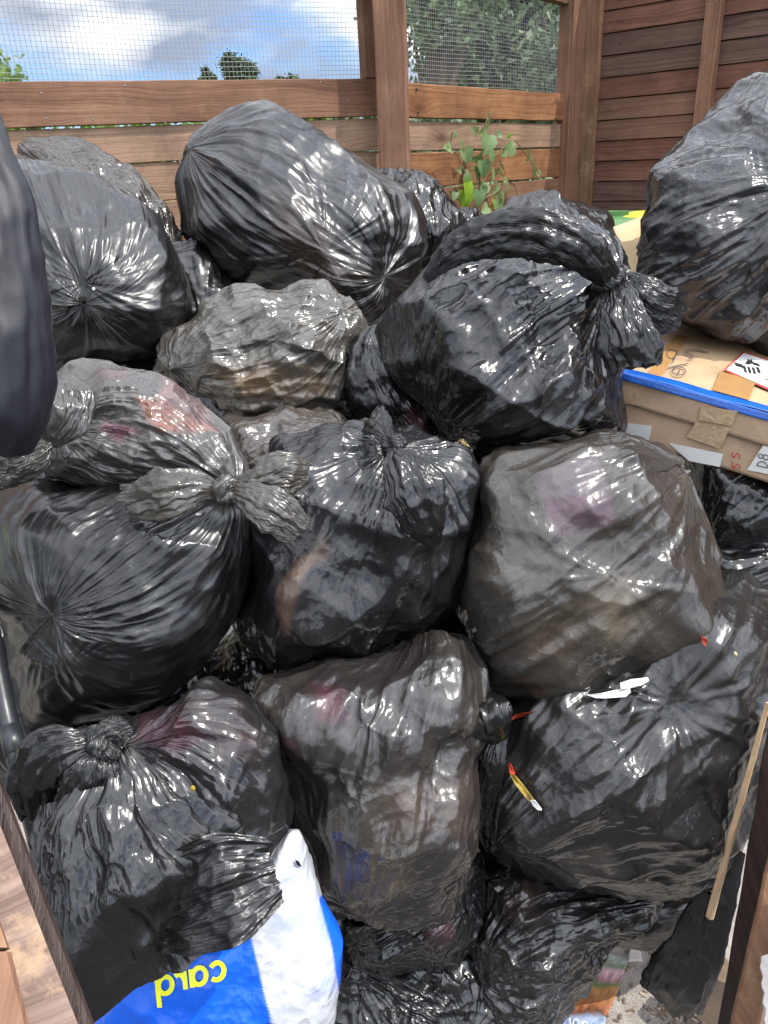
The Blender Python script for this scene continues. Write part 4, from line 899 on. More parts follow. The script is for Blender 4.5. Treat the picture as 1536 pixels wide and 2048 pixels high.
r = bag('B7', 'olive grey translucent crumpled bag just below the largest top bag', [(385, 640), (402, 602), (470, 580), (562, 585), (620, 574), (662, 588), (702, 610), (728, 655), (705, 690), (695, 760), (688, 822), (640, 860), (560, 868), (470, 860), (425, 810), (360, 765), (310, 742), (335, 700)], 1.55,
    (690, 620, 1), (330, 740, 1), seed=7, grain=(1, 0.1), micro=0.9, base=OL, brown=0.8, mat='film_thin', crump=1.4, D=130, slack=0.08, patches=[([(400, 740), (470, 730), (640, 750), (640, 790), (480, 800), (420, 780)], (0.13, 0.085, 0.045), 25, 0.8)])
r = bag('B7b', 'pale striped bag wedged between the pink tinted bag and the central knotted bag', [(450, 840), (560, 828), (680, 828), (730, 870), (720, 960), (620, 1040), (520, 1040), (440, 930)], 1.42, (470, 960, 1), (700, 860, 1), seed=71, base=(0.05, 0.042, 0.036), mat='film_thin', res=0, D=80)
r = bag('B8', 'small black pleated bag squeezed left of the big bag with the right hand knot', [(692, 690), (735, 652), (775, 638), (815, 690), (840, 780), (885, 850), (900, 900), (820, 890), (720, 840), (682, 775)], 1.50, (870, 890, 1), (760, 645, 1), seed=8, D=80, res=0, patches=[([(810, 790), (850, 850), (890, 890), (860, 890), (810, 840)], WINE, 10, 0.5)])
r = bag('B9', 'big glossy black bag with its knot sticking out right above the cardboard box', [(780, 640), (800, 592), (862, 502), (905, 478), (962, 440), (1040, 420), (1105, 418), (1172, 438), (1222, 480), (1240, 540), (1232, 620), (1238, 700), (1252, 790), (1248, 860), (1182, 882), (1100, 892), (1000, 912), (940, 922), (895, 872), (830, 802), (785, 735)], 1.40,
    (1228, 565, 1), (885, 855, 1), seed=9, grain=(0.25, 1), crump=1.1, D=230, slack=0.08, gather=1.3, stars=((900, 520, 0.8, 0.6), (890, 850, 0.6, 0.7)), base=(0.009, 0.009, 0.01), dents=((1000, 500, 0.25, -0.12), (980, 560, 0.3, -0.07)))
sub(film_tail('neck_fold', [(850, 560, 1.22), (905, 500, 1.20), (980, 468, 1.18), (1070, 462, 1.16), (1150, 490, 1.15), (1222, 560, 1.20)], [8, 26, 38, 44, 38, 20], seed=93, n=1.6, thick=0.45, amp=0.9, ragged=0.0, res=(57, 44)), r)
sub(film_knot('knot', (1228, 572, 1.22), 32, (1, -0.6, 0.3), seed=9), r)
sub(film_tail('tied_end', [(1222, 560, 1.22), (1236, 610, 1.18), (1254, 675, 1.17), (1268, 735, 1.18)], [20, 38, 46, 44], seed=91, n=2.4, thick=0.25), r)
sub(film_tail('tied_end', [(1235, 565, 1.22), (1275, 590, 1.19), (1325, 625, 1.20), (1362, 640, 1.22)], [18, 38, 42, 22], seed=92, n=2, thick=0.2, res=(25, 40)), r)
r = bag('B10', 'tall black bag at the upper right edge standing on the cardboard box', [(1700, 130), (1536, 158), (1452, 208), (1352, 290), (1292, 338), (1285, 400), (1280, 450), (1290, 560), (1310, 622), (1362, 645), (1432, 676), (1536, 722), (1700, 760), (1900, 700), (1950, 400), (1850, 180)], 1.62,
    (1640, 330, 1), (1300, 560, -1), seed=10, grain=(1, -0.5), crump=0.9, D=230, slack=0.07, cen=(1600, 450), stars=((1500, 250, 0.5, 0.6),), base=(0.016, 0.016, 0.017))
r = bag('B11', 'wide brownish see-through bag in the right middle, mauve packet showing inside', [(955, 950), (1000, 902), (1080, 882), (1180, 876), (1272, 880), (1370, 910), (1392, 962), (1402, 1050), (1424, 1150), (1442, 1228), (1442, 1290), (1395, 1312), (1330, 1342), (1250, 1372), (1165, 1402), (1100, 1412), (1050, 1382), (990, 1342), (948, 1270), (915, 1200), (928, 1120), (945, 1040)], 1.22,
    (1395, 930, 1), (950, 1250, -1), seed=11, grain=(1, -0.6), micro=0.2, base=(0.030, 0.026, 0.022), brown=0.55, crump=0.8, D=210, slack=0.03, p=3.0, mat='film', stars=((1240, 1160, 0.5, 0.8), (1385, 930, 0.4, 0.7)),
    patches=[([(1068, 955), (1130, 925), (1195, 915), (1215, 980), (1228, 1050), (1170, 1075), (1110, 1080), (1090, 1020)], PURP, 4, 1.0), ([(1090, 1000), (1225, 985), (1232, 1050), (1120, 1080)], (0.07, 0.035, 0.05), 6, 0.7), ([(1150, 1220), (1260, 1150), (1300, 1260), (1200, 1290)], (0.12, 0.10, 0.07), 30, 0.7), ([(1040, 1260), (1150, 1220), (1160, 1320), (1060, 1330)], (0.08, 0.06, 0.04), 20, 0.7)])
r = bag('B12', 'glossy black bag in the centre, knot and loop ear on its top', [(530, 945), (562, 882), (640, 850), (720, 838), (790, 862), (860, 876), (930, 908), (955, 960), (956, 1050), (940, 1130), (912, 1220), (872, 1262), (782, 1292), (702, 1332), (600, 1342), (535, 1322), (478, 1275), (458, 1240), (488, 1180), (500, 1100), (505, 1010)], 1.20,
    (790, 892, 1), (640, 1300, -1), seed=12, grain=(0.3, 1), crump=0.9, D=210, slack=0.06, gather=1.35, base=(0.010, 0.010, 0.011), stars=((790, 892, 1.0, 0.9),), patches=[([(565, 1170), (600, 1120), (650, 1070), (660, 1090), (610, 1160), (585, 1260), (560, 1260)], (0.10, 0.065, 0.045), 8, 0.8)])
sub(film_knot('knot', (788, 890, 1.01), 19, (0.5, 1, 0.4), seed=12), r)
sub(film_tail('tied_loop', [(788, 895, 1.00), (800, 930, 0.975), (830, 990, 0.965), (850, 1045, 0.975), (868, 1090, 1.0)], [10, 30, 52, 38, 12], seed=121, n=2.6, thick=0.35, ragged=0.03), r)
sub(film_tail('tied_end', [(782, 888, 1.02), (760, 850, 1.06), (745, 838, 1.10)], [10, 22, 30], seed=122, n=2, thick=0.25, res=(17, 36)), r)
r = bag('B13', 'smooth black bag with star creases, left middle, below the navy cloth', [(-30, 1000), (60, 958), (130, 970), (300, 962), (420, 975), (500, 1010), (507, 1100), (492, 1180), (452, 1270), (402, 1345), (340, 1392), (240, 1425), (150, 1445), (58, 1452), (30, 1385), (5, 1250), (-60, 1150)], 1.13,
    (440, 990, 1), (100, 1232, 1), seed=13, crump=0.35, D=210, slack=0.02, gather=1.1, mat='film_smooth', stars=((115, 1365, 0.6, 0.9), (100, 1232, 0.9, 0.6), (440, 990, 1.2, 0.7)), dents=((100, 1232, 0.3, 0.04),))
r = bag('B14', 'brownish bag with pink and orange wrappers showing, tied off at its right end', [(95, 770), (130, 728), (200, 720), (290, 738), (352, 762), (402, 802), (452, 862), (490, 922), (497, 975), (440, 992), (350, 975), (200, 975), (100, 955), (75, 900)], 1.12,
    (468, 975, 1), (105, 860, 1), seed=14, crump=1.0, D=125, slack=0.08, gather=1.4, base=(0.050, 0.046, 0.043), mat='film_thin', kb=0.05,
    patches=[([(315, 755), (400, 800), (440, 870), (380, 860), (320, 800)], PINK, 8, 0.85), ([(270, 790), (320, 800), (400, 850), (440, 870), (330, 860), (290, 820)], ORG, 8, 0.7), ([(200, 840), (290, 865), (240, 880), (195, 860)], (0.14, 0.05, 0.08), 6, 0.9), ([(200, 730), (260, 740), (250, 760), (190, 755)], WINE, 6, 0.5)])
sub(film_knot('knot', (450, 985, 1.0), 23, (1, -0.3, 0.2), seed=14, base=(0.04, 0.036, 0.032)), r)
sub(film_tail('tied_end', [(455, 980, 1.00), (500, 995, 0.98), (545, 1020, 0.97), (600, 1060, 0.985)], [10, 28, 40, 26], seed=141, n=2.2, thick=0.2, base=(0.045, 0.04, 0.035), mat='film_thin'), r)
sub(film_tail('tied_end', [(450, 985, 1.00), (400, 972, 0.98), (330, 990, 0.965), (250, 1008, 0.985)], [10, 26, 46, 30], seed=142, n=2.0, thick=0.2, base=(0.045, 0.04, 0.033), mat='film_thin'), r)
sub(film_tail('tied_end', [(460, 975, 1.01), (520, 960, 1.0), (570, 945, 1.0), (615, 950, 1.02)], [10, 24, 38, 24], seed=143, n=2, thick=0.22, base=(0.05, 0.044, 0.036), mat='film_thin'), r)
r = bag('B14c', 'crumpled shiny bag neck beside the tip of the navy cloth at the left edge', [(-60, 880), (0, 850), (60, 850), (110, 880), (100, 930), (60, 962), (0, 978), (-70, 960)], 0.98, (110, 880, 1), (-50, 950, 1), seed=145, crump=1.2, D=50, slack=0.12, res=0, gather=1.5, base=(0.04, 0.036, 0.03), mat='film_thin')
sub(film_tail('tied_end', [(100, 890, 0.97), (120, 850, 0.96), (130, 800, 0.97), (120, 755, 0.99)], [12, 44, 54, 30], seed=146, n=2, thick=0.25, base=(0.04, 0.037, 0.034), mat='film_thin'), r)
r = bag('B15', 'bottom left black bag draped over the blue and white carrier bag', [(170, 1470), (250, 1448), (330, 1402), (410, 1370), (480, 1402), (548, 1480), (582, 1560), (583, 1650), (540, 1710), (500, 1800), (440, 1880), (330, 1890), (230, 1930), (150, 1880), (90, 1720), (60, 1580), (90, 1490)], 1.04,
    (235, 1482, 1), (420, 1800, -1), seed=15, crump=1.25, D=190, slack=0.09, gather=1.4, base=(0.013, 0.012, 0.013), cen=(330, 1640), stars=((235, 1482, 1.1, 0.9), (450, 1650, 0.6, 0.9)),
    patches=[([(300, 1620), (360, 1600), (420, 1640), (420, 1700), (330, 1700)], (0.07, 0.03, 0.04), 15, 0.8), ([(290, 1430), (360, 1420), (400, 1480), (330, 1500), (270, 1480)], (0.06, 0.02, 0.03), 15, 0.7), ([(380, 1400), (480, 1400), (520, 1500), (420, 1520)], (0.05, 0.036, 0.036), 20, 0.7)])
sub(film_knot('knot', (212, 1484, 0.86), 34, (1, 0.2, 0.3), seed=15), r)
sub(film_tail('tied_end', [(200, 1480, 0.86), (160, 1500, 0.84), (110, 1520, 0.84), (85, 1560, 0.86), (95, 1620, 0.88)], [16, 44, 56, 60, 44], seed=151, n=2, thick=0.25, amp=1.1), r)
sub(film_tail('tied_end', [(200, 1490, 0.855), (190, 1540, 0.83), (175, 1600, 0.84), (165, 1640, 0.85)], [16, 40, 50, 30], seed=152, n=2, thick=0.22, amp=1.1, res=(25, 48)), r)
sub(film_tail('skirt', [(222, 1490, 0.865), (228, 1640, 0.825), (280, 1780, 0.825), (345, 1905, 0.86)], [25, 125, 180, 178], seed=153, n=1.5, thick=0.2, amp=0.9, res=(73, 96), ragged=0.03, fl=0.8), r)
sub(film_tail('skirt', [(285, 1835, 0.86), (370, 1805, 0.822), (460, 1772, 0.815), (548, 1738, 0.84)], [58, 98, 108, 62], seed=155, n=1.2, thick=0.10, amp=0.9, res=(61, 61), ragged=0.04, fl=0.25, per=False), r)
sub(film_tail('skirt', [(130, 1600, 0.88), (140, 1720, 0.86), (170, 1850, 0.86), (205, 1960, 0.87)], [45, 65, 60, 40], seed=156, n=1.6, thick=0.35, amp=1.2, res=(41, 48), ragged=0.05), r)
r = bag('B16', 'tall brownish black bag at the bottom centre, taut and striped lower down', [(492, 1395), (522, 1352), (600, 1340), (700, 1320), (800, 1290), (858, 1256), (930, 1270), (982, 1330), (992, 1392), (950, 1460), (955, 1560), (955, 1650), (930, 1745), (880, 1812), (800, 1852), (735, 1860), (645, 1805), (600, 1710), (570, 1620), (552, 1500), (505, 1440)], 1.16,
    (850, 1262, -1), (720, 1840, 1), seed=16, grain=(1, 0.45), crump=1.1, D=200, slack=0.07, brown=0.5, base=(0.022, 0.019, 0.018), mat='film_thin', p=2.5,
    patches=[([(620, 1380), (680, 1370), (700, 1440), (640, 1450)], (0.07, 0.02, 0.03), 18, 0.7), ([(560, 1480), (600, 1480), (600, 1520), (560, 1510)], (0.06, 0.02, 0.03), 10, 0.7), ([(640, 1760), (760, 1690), (830, 1760), (740, 1810)], (0.09, 0.07, 0.05), 20, 0.8), ([(770, 1580), (940, 1560), (930, 1660), (780, 1680)], (0.07, 0.05, 0.038), 25, 0.7)])
r = bag('B17', 'wide black bag at the lower right with a torn gold strip on its front', [(958, 1490), (990, 1420), (1060, 1370), (1160, 1320), (1280, 1250), (1380, 1180), (1436, 1150), (1490, 1146), (1560, 1190), (1600, 1320), (1575, 1460), (1525, 1600), (1482, 1700), (1442, 1765), (1382, 1798), (1300, 1792), (1180, 1765), (1060, 1745), (975, 1710), (955, 1600)], 1.25,
    (1450, 1160, -1), (985, 1700, 1), cen=(1262, 1530), seed=17, grain=(1, -0.9), crump=0.8, D=215, slack=0.05, base=(0.015, 0.014, 0.014), p=2.5, stars=((1420, 1325, 1.0, 1.0), (985, 1700, 0.6, 0.6)), patches=[([(1120, 1720), (1200, 1690), (1250, 1740), (1160, 1755)], (0.07, 0.06, 0.05), 12, 0.7), ([(1350, 1780), (1385, 1735), (1375, 1780), (1330, 1795)], (0.14, 0.12, 0.07), 6, 0.8)])
sub(film_tail('tied_end', [(1000, 1480, 1.10), (985, 1450, 1.07), (975, 1420, 1.07), (970, 1395, 1.10)], [18, 38, 42, 30], seed=171, n=2, thick=0.25, res=(25, 44)), r)
sub(film_tail('tied_end', [(1000, 1470, 1.11), (985, 1530, 1.11), (972, 1590, 1.14), (965, 1640, 1.18)], [14, 20, 24, 16], seed=172, n=2, thick=0.3), r)
r = bag('B19', 'finely crumpled black bag on the floor below the wide lower right bag', [(960, 1750), (1040, 1735), (1180, 1750), (1325, 1800), (1310, 1835), (1250, 1880), (1195, 1920), (1155, 1975), (1112, 2060), (1030, 2120), (960, 2080), (940, 1950), (948, 1850)], 1.36,
    (1335, 1815, 1), (960, 1960, 1), seed=19, micro=1.6, crump=1.3, D=130, slack=0.12, kb=0.035, base=(0.013, 0.012, 0.012), mat='film_thin', patches=[([(1000, 1780), (1080, 1770), (1090, 1840), (1020, 1860)], (0.05, 0.03, 0.025), 15, 0.6)])
r = bag('B20', 'small crumpled black bag tucked under the tall bottom centre bag', [(680, 1850), (740, 1840), (860, 1770), (960, 1700), (968, 1800), (955, 1900), (900, 1935), (800, 1945), (720, 1935), (685, 1890)], 1.30, (950, 1740, 1), (700, 1900, 1), seed=20, micro=1.2, crump=1.2, D=100, slack=0.12, kb=0.035, mat='film_thin', patches=[([(835, 1820), (900, 1810), (910, 1870), (850, 1890)], (0.06, 0.02, 0.03), 10, 0.8)])
r = bag('B21', 'crumpled black bag on the floor at the bottom centre edge of the picture', [(640, 1930), (720, 1905), (820, 1915), (945, 1905), (1000, 1960), (1040, 2060), (1000, 2150), (820, 2180), (650, 2150)], 1.38, (700, 1930, 1), (960, 2080, 1), seed=21, micro=1.8, crump=1.3, D=120, slack=0.14, kb=0.03, mat='film_thin')
r = bag('B22', 'black bag under the right end of the cardboard box', [(1380, 900), (1460, 905), (1600, 940), (1680, 1000), (1640, 1090), (1536, 1095), (1450, 1110), (1405, 1080), (1390, 1000)], 1.44, (1600, 920, 1), (1420, 1060, 1), seed=22, D=130, crump=1.2, res=0, slack=0.09)
r = bag('B23', 'shaded dark bag at the right edge, second below the cardboard box', [(1380, 1080), (1500, 1070), (1620, 1100), (1640, 1200), (1580, 1260), (1460, 1240), (1390, 1180)], 1.42, (1600, 1120, 1), (1400, 1180, -1), seed=23, D=110, res=0, mat='film_smooth')
r = bag('B24', 'smooth dark bag low on the floor beside the foot of the pale lath', [(1180, 1800), (1300, 1780), (1440, 1780), (1460, 1840), (1400, 1880), (1310, 1905), (1230, 1890)], 1.46, (1180, 1840, 1), (1440, 1810, 1), seed=24, D=100, res=0, mat='film_smooth', crump=0.4)
r = bag('B25', 'dark bag deep in the gap under the central knotted bag', [(330, 1400), (400, 1320), (470, 1255), (560, 1330), (600, 1400), (560, 1480), (450, 1470), (350, 1450)], 1.32, (480, 1270, -1), (520, 1450, 1), seed=25, D=100, res=0)
r = bag('B26', 'dark filler bag added deep behind the central bag and the wide see-through bag', [(850, 880), (960, 880), (1040, 980), (1040, 1250), (1020, 1420), (930, 1430), (860, 1280), (850, 1000)], 1.48, (950, 900, -1), (950, 1400, 1), seed=26, D=110, res=0)  # from here on, filler bags added so gaps in the heap stay dark
r = bag('B27', 'dark filler bag added deep between the bottom left bag and the tall bottom centre bag', [(430, 1420), (640, 1480), (760, 1760), (700, 1960), (560, 2010), (430, 1900), (380, 1600)], 1.36, (500, 1450, -1), (640, 1950, 1), seed=27, D=130, res=0)
r = bag('B28', 'dark filler bag added behind the drain pipe at the left edge', [(-120, 1250), (0, 1280), (120, 1360), (180, 1480), (120, 1620), (0, 1600), (-120, 1500)], 1.22, (0, 1330, -1), (60, 1600, 1), seed=28, D=100, res=0, mat='film_smooth')
r = bag('B29', 'dark hidden filler bag added between the see-through bag and the tall bottom centre bag', [(860, 1220), (1000, 1300), (1080, 1380), (1020, 1500), (920, 1480), (840, 1340)], 1.36, (900, 1250, -1), (1000, 1490, 1), seed=29, D=90, res=0)
r = bag('B30', 'dark filler bag added deep under the big knotted bag and the olive bag', [(380, 720), (520, 800), (760, 820), (900, 860), (900, 1000), (700, 1020), (420, 980), (330, 820)], 1.62, (420, 760, -1), (860, 980, 1), seed=30, D=110, res=0)
r = bag('B31', 'dark filler bag added deep between the star creased left bag and the bottom left bag', [(-60, 1400), (150, 1380), (340, 1370), (460, 1330), (520, 1450), (400, 1560), (150, 1560), (-40, 1540)], 1.34, (460, 1350, -1), (0, 1500, 1), seed=31, D=90, res=0)
r = bag('B32', 'dark filler bag added deep below the smooth upper left bag and the olive bag', [(40, 690), (250, 690), (420, 700), (430, 800), (300, 860), (60, 820)], 1.72, (400, 720, -1), (60, 800, 1), seed=32, D=80, res=0)
r = bag('B33', 'dark filler bag added deep behind the crumpled neck under the navy cloth', [(-120, 880), (60, 880), (220, 920), (220, 1020), (60, 1050), (-120, 1040)], 1.30, (200, 930, -1), (-80, 1000, 1), seed=33, D=80, res=0)
r = bag('B34', 'dark filler bag added on the floor deep behind the crumpled bags at the bottom', [(900, 1560), (1100, 1680), (1240, 1790), (1200, 1880), (1000, 1900), (840, 1880), (800, 1700)], 1.52, (900, 1600, -1), (1100, 1880, 1), seed=34, D=70, res=0)
print('bags', round(time.time()-T00, 1))
# ------------------------------------------------------------------ torn hanging film, carrier bag, cloth, pipe
ob, X = film_tail('torn_film', [(1425, 1790, 1.23), (1402, 1840, 1.25), (1385, 1900, 1.27), (1350, 1960, 1.30), (1325, 2000, 1.33)], [20, 34, 42, 52, 48], seed=301, n=1.2, thick=0.25, amp=0.45, ragged=0.08, slack=0.06, mat='film_smooth')
tag(ob, 'torn black plastic sheet hanging over the pale lath at the lower right', 'plastic sheet')
ob, X = film_tail('torn_film', [(1470, 1700, 1.20), (1440, 1830, 1.22), (1410, 1930, 1.26), (1385, 2020, 1.32)], [18, 24, 28, 18], seed=302, n=1.0, thick=0.22, amp=0.4, ragged=0.03, slack=0.03, mat='film_smooth')
tag(ob, 'narrow smooth strip of black plastic hanging against the right door post', 'plastic sheet')
BL = (0.004, 0.10, 0.62); WH = (0.44, 0.455, 0.485)
r = bag('BB', 'blue and white plastic carrier bag with yellow lettering under the bottom left bag', [(530, 1690), (556, 1654), (600, 1650), (624, 1695), (640, 1790), (668, 1850), (679, 1950), (672, 2050), (640, 2150), (450, 2200), (250, 2180), (170, 2060), (230, 1930), (420, 1850), (520, 1800)], 1.02,
    (600, 1700, -1), (250, 2150, -1), cat='carrier bag', name='carrier_bag', grp=None, seed=40, cen=(480, 1960), crump=0.7, D=120, slack=0.015, gather=0.9, base=BL, mat='film_blue', p=2.6, amp=0.7, lump=0.03,
    patches=[([(480, 1600), (720, 1600), (638, 1800), (652, 1850), (666, 1905), (676, 1960), (700, 2250), (545, 2250), (542, 2040), (522, 1960), (505, 1880), (500, 1850)], WH, 1.5, 1.5)])
cb_root, cb_ob = BAGS['BB']
def bvh(ob): 
    me = ob.data; return BVHTree.FromPolygons([v.co.copy() for v in me.vertices], [tuple(p_.vertices) for p_ in me.polygons])
def hit(tr, x, y, off=0.0015):
    h = tr.ray_cast(Vector(CAM), Vector(RAY(x, y)))
    if h[0] is None: return None
    return np.array(h[0])-RAY(x, y)*off
def stroke_px(tr, pts, w, off=0.0015, n=14):      # a ribbon of lettering laid on a surface
    pts = np.array(pts, float); sg = np.concatenate([[0], np.cumsum(np.hypot(*np.diff(pts, axis=0).T))]); t = np.linspace(0, sg[-1], n)
    x = np.interp(t, sg, pts[:, 0]); y = np.interp(t, sg, pts[:, 1]); dx, dy = np.gradient(x), np.gradient(y); l = np.hypot(dx, dy)+1e-9; nx, ny = -dy/l*w/2, dx/l*w/2
    K = 4; V = []; F = []
    for i in range(n):
        for k in range(K): s = k/(K-1)*2-1; p_ = tr(x[i]+nx[i]*s, y[i]+ny[i]*s, off); V.append(p_)
    for i in range(n-1):
        for k in range(K-1):
            q = (i*K+k, i*K+k+1, (i+1)*K+k+1, (i+1)*K+k)
            if all(V[a] is not None for a in q): F.append(q)
    V = [np.array((0, 0, -5.)) if a is None else a for a in V]; used = sorted({a for q in F for a in q}); mp_ = {a: i for i, a in enumerate(used)}
    return [V[a] for a in used], [tuple(mp_[a] for a in q) for q in F]
def arc(cx, cy, rx, ry, a0, a1, n=14): return [(cx+rx*math.cos(math.radians(a)), cy-ry*math.sin(math.radians(a))) for a in np.linspace(a0, a1, n)]
tr_ = bvh(cb_ob); T_ = lambda x, y, o: hit(tr_, x, y, o)
# the word is printed upside down: local frame at the right end, x running left, up running down the picture
def word(tf, strokes, w, m_, root, nm='lettering', off=0.002):
    parts = [stroke_px(tf, s, w, off, 18) for s in strokes]; parts = [p_ for p_ in parts if p_[1]]
    if parts: merged(nm, parts, m_, root)
def flip(pts, ox, oy, ex, ey): return [(ox+ex[0]*a+ey[0]*b, oy+ex[1]*a+ey[1]*b) for a, b in pts]
ex, ey = (-0.97, 0.26), (0.1, 0.995)         # reading direction and the letters' up, in pixels
S_ = 1.0; OX, OY = 446, 1918
letters = [arc(20, 21, 15, 17, 40, 320), arc(56, 21, 14, 17, 0, 360, 20), [(72, 40), (72, 3)], [(86, 40), (86, 3)], arc(99, 22, 12, 15, 175, 60, 8), arc(126, 21, 14, 17, 0, 360, 20), [(142, 62), (142, 3)]]
letters = [flip([(a, b) for a, b in [(p_[0]-5, 40-p_[1]) if False else (p_[0]-5, p_[1]) for p_ in s]], OX, OY, ex, ey) for s in letters]
# arcs above use screen y down, so mirror the letters' own y for the upside down print
word(T_, letters, 10, 'print_yellow', cb_root)
# ------------------------------------------------------------------ navy cloth and pipe
ob, X = film_tail('hanging_cloth', [(-200, 60, 0.80), (-124, 260, 0.79), (-66, 380, 0.78), (-42, 520, 0.77), (-20, 680, 0.77), (-18, 780, 0.775), (-30, 850, 0.78), (-38, 886, 0.79)], [100, 110, 110, 112, 110, 112, 108, 90], seed=401, n=1.2, thick=0.5, amp=0.4, fl=0.7, slack=0.01, ragged=0.0, res=(49, 40), mat='satin_fabric', kb=0.3)
tag(ob, 'smooth dark navy satin cloth hanging at the upper left edge', 'cloth')
pr = thing('drain_pipe', 'dark grey plastic pipe standing between the left bags and the door post', 'pipe', U(30, 1500, 0.98))
merged('pipe', [tubevf([U(-46, 1080, 1.12), U(-16, 1280, 1.05), U(8, 1400, 1.01), U(30, 1500, 0.98), U(70, 1660, 1.02), U(100, 1780, 1.05)], 0.0125, 24)], 'pipe_dark', pr)
merged('collar', [tubevf([U(20, 1455, 0.995), U(32, 1508, 0.978)], 0.0138, 24)], 'pipe_dark', pr)
for o_ in pr.children:
    for p_ in o_.data.polygons: p_.use_smooth = len(p_.vertices) == 4
# ------------------------------------------------------------------ flat cardboard box on the right
bx0 = thing('cardboard_box', 'flat brown cardboard box with blue tape along its edge, under the right hand bag', 'box', U(1400, 900, 1.3))
A = U(1150, 722, 1.42); Bq = U(1600, 848, 1.24); C2 = U(1290, 610, 1.80)
ev = (Bq-A); el = np.linalg.norm(ev); ev /= el; bv = C2-A; bv -= ev*(bv@ev); bl = np.linalg.norm(bv); bv /= bl; up_ = np.cross(ev, bv); up_ = up_ if up_[2] > 0 else -up_
if os.environ.get('BAGTEST'): print('box up', up_, el, bl)
H = 0.115
def rect(o, a, b, m_, nm, root, n=(14, 6), bump=0.0, th=None, uvo=(0, 0), seed=0):
    # a gently warped rectangular sheet with thickness
    o, a, b = np.array(o), np.array(a), np.array(b); nn = np.cross(a, b); nn /= np.linalg.norm(nn); la, lb = np.linalg.norm(a), np.linalg.norm(b)
    V = []; rs = np.random.RandomState(seed)
    uu, vv = np.meshgrid(np.linspace(0, 1, n[0]), np.linspace(0, 1, n[1])); Pn = o+uu[..., None]*a+vv[..., None]*b
    Pn = Pn+nn*(bump*gnoise(Pn*9+seed))[..., None]
    me = grid_mesh(nm, Pn, False, (la*(n[0])/(n[0]-1) if True else 1, lb)); ob = linkob(nm, me, MT[m_])
    if root: rooted(ob, root)
    if th: md = ob.modifiers.new('thickness', 'SOLIDIFY'); md.thickness = th; md.offset = 0
    return ob
topn = up_
rect(A, ev*(el*1.25), bv*bl*1.3, 'cardboard', 'top_panel', bx0, (60, 40), 0.004, 0.004)
fn = np.cross(ev, up_); fn = fn if fn@(-FW) > 0 else -fn
flap_h = 0.045
rect(A+fn*0.003-up_*0.003, ev*(el*1.25), -up_*flap_h+fn*0.006, 'cardboard_side', 'upper_flap', bx0, (60, 8), 0.009, 0.003, seed=3)
rect(A-up_*(flap_h-0.006)-fn*0.002, ev*(el*1.25), -up_*(H-flap_h)+fn*0.010, 'cardboard_side', 'front_panel', bx0, (60, 12), 0.003, 0.004, seed=5)
rect(A-up_*H+bv*0.01, ev*(el*1.25), bv*bl*1.3, 'cardboard_side', 'base_panel', bx0, (30, 10), 0.0, 0.004)
rect(A-up_*0.004-fn*0.006, bv*bl*1.3, -up_*(H-0.01), 'cardboard_side', 'end_panel', bx0, (10, 6), 0.0, 0.004)
# tape: wraps the edge, half on the top and half on the flap
rect(A+up_*0.0065+bv*0.022, ev*(el*1.2), -bv*0.022+fn*0.005-up_*0.001, 'tape_blue', 'blue_tape', bx0, (90, 6), 0.003, 0.0006, seed=8)
rect(A+up_*0.0055+fn*0.0065, ev*(el*1.2), -up_*0.012+fn*0.003, 'tape_blue', 'blue_tape', bx0, (90, 6), 0.003, 0.0006, seed=8)
tp = lambda x, y, o: onplane(x, y, A+up_*(0.005+o), up_)
fp = lambda x, y, o: onplane(x, y, A+fn*(0.010+o)-up_*0.05, fn)
def quad_on(tf, pts, m_, nm, root, off=0.001):
    a, b, c, d_ = [np.array(tf(x, y, off)) for x, y in pts]; n_ = np.cross(b-a, d_-a); n_ /= np.linalg.norm(n_)
    K = 9; uu, vv = np.meshgrid(np.linspace(0, 1, K), np.linspace(0, 1, K)); u_, v_ = uu[..., None], vv[..., None]
    X_ = (a*(1-u_)+b*u_)*(1-v_)+(d_*(1-u_)+c*u_)*v_
    ob = linkob(nm, grid_mesh(nm, X_, False), MT[m_]); rooted(ob, root); return ob
quad_on(tp, [(1352, 668), (1376, 672), (1316, 760), (1290, 752)], 'tape_brown', 'brown_tape', bx0)
quad_on(tp, [(1440, 742), (1512, 762), (1498, 800), (1424, 780)], 'tape_brown', 'brown_tape', bx0)
quad_on(fp, [(1250, 845), (1304, 852), (1298, 880), (1246, 878)], 'paper_white', 'label', bx0)
quad_on(fp, [(1336, 885), (1446, 908), (1440, 934), (1378, 922)], 'paper_white', 'label', bx0)
quad_on(fp, [(1532, 882), (1600, 896), (1600, 960), (1494, 940)], 'paper_white', 'label', bx0)
quad_on(fp, [(1392, 844), (1460, 856), (1440, 898), (1372, 874)], 'tape_clear', 'clear_tape', bx0, 0.0012)
quad_on(fp, [(1402, 812), (1476, 822), (1464, 852), (1396, 840)], 'tape_clear', 'clear_tape', bx0, 0.0016)
quad_on(fp, [(1240, 770), (1276, 776), (1284, 812), (1244, 806)], 'tape_clear', 'clear_tape', bx0, 0.0016)
pen = [arc(1342, 708, 9, 9, 20, 330, 14)+[(1354, 703)], [(1354, 702), (1350, 716), (1344, 726)], [(1416, 704), (1392, 699), (1372, 700), (1369, 706), (1384, 709), (1387, 715), (1376, 718)], [(1336, 735), (1356, 730), (1377, 727)], arc(1358, 742, 14, 8, 0, 360, 22), [(1360, 738), (1356, 748)]]
word(tp, pen, 1.7, 'ink_pen', bx0, 'handwriting', 0.0012)
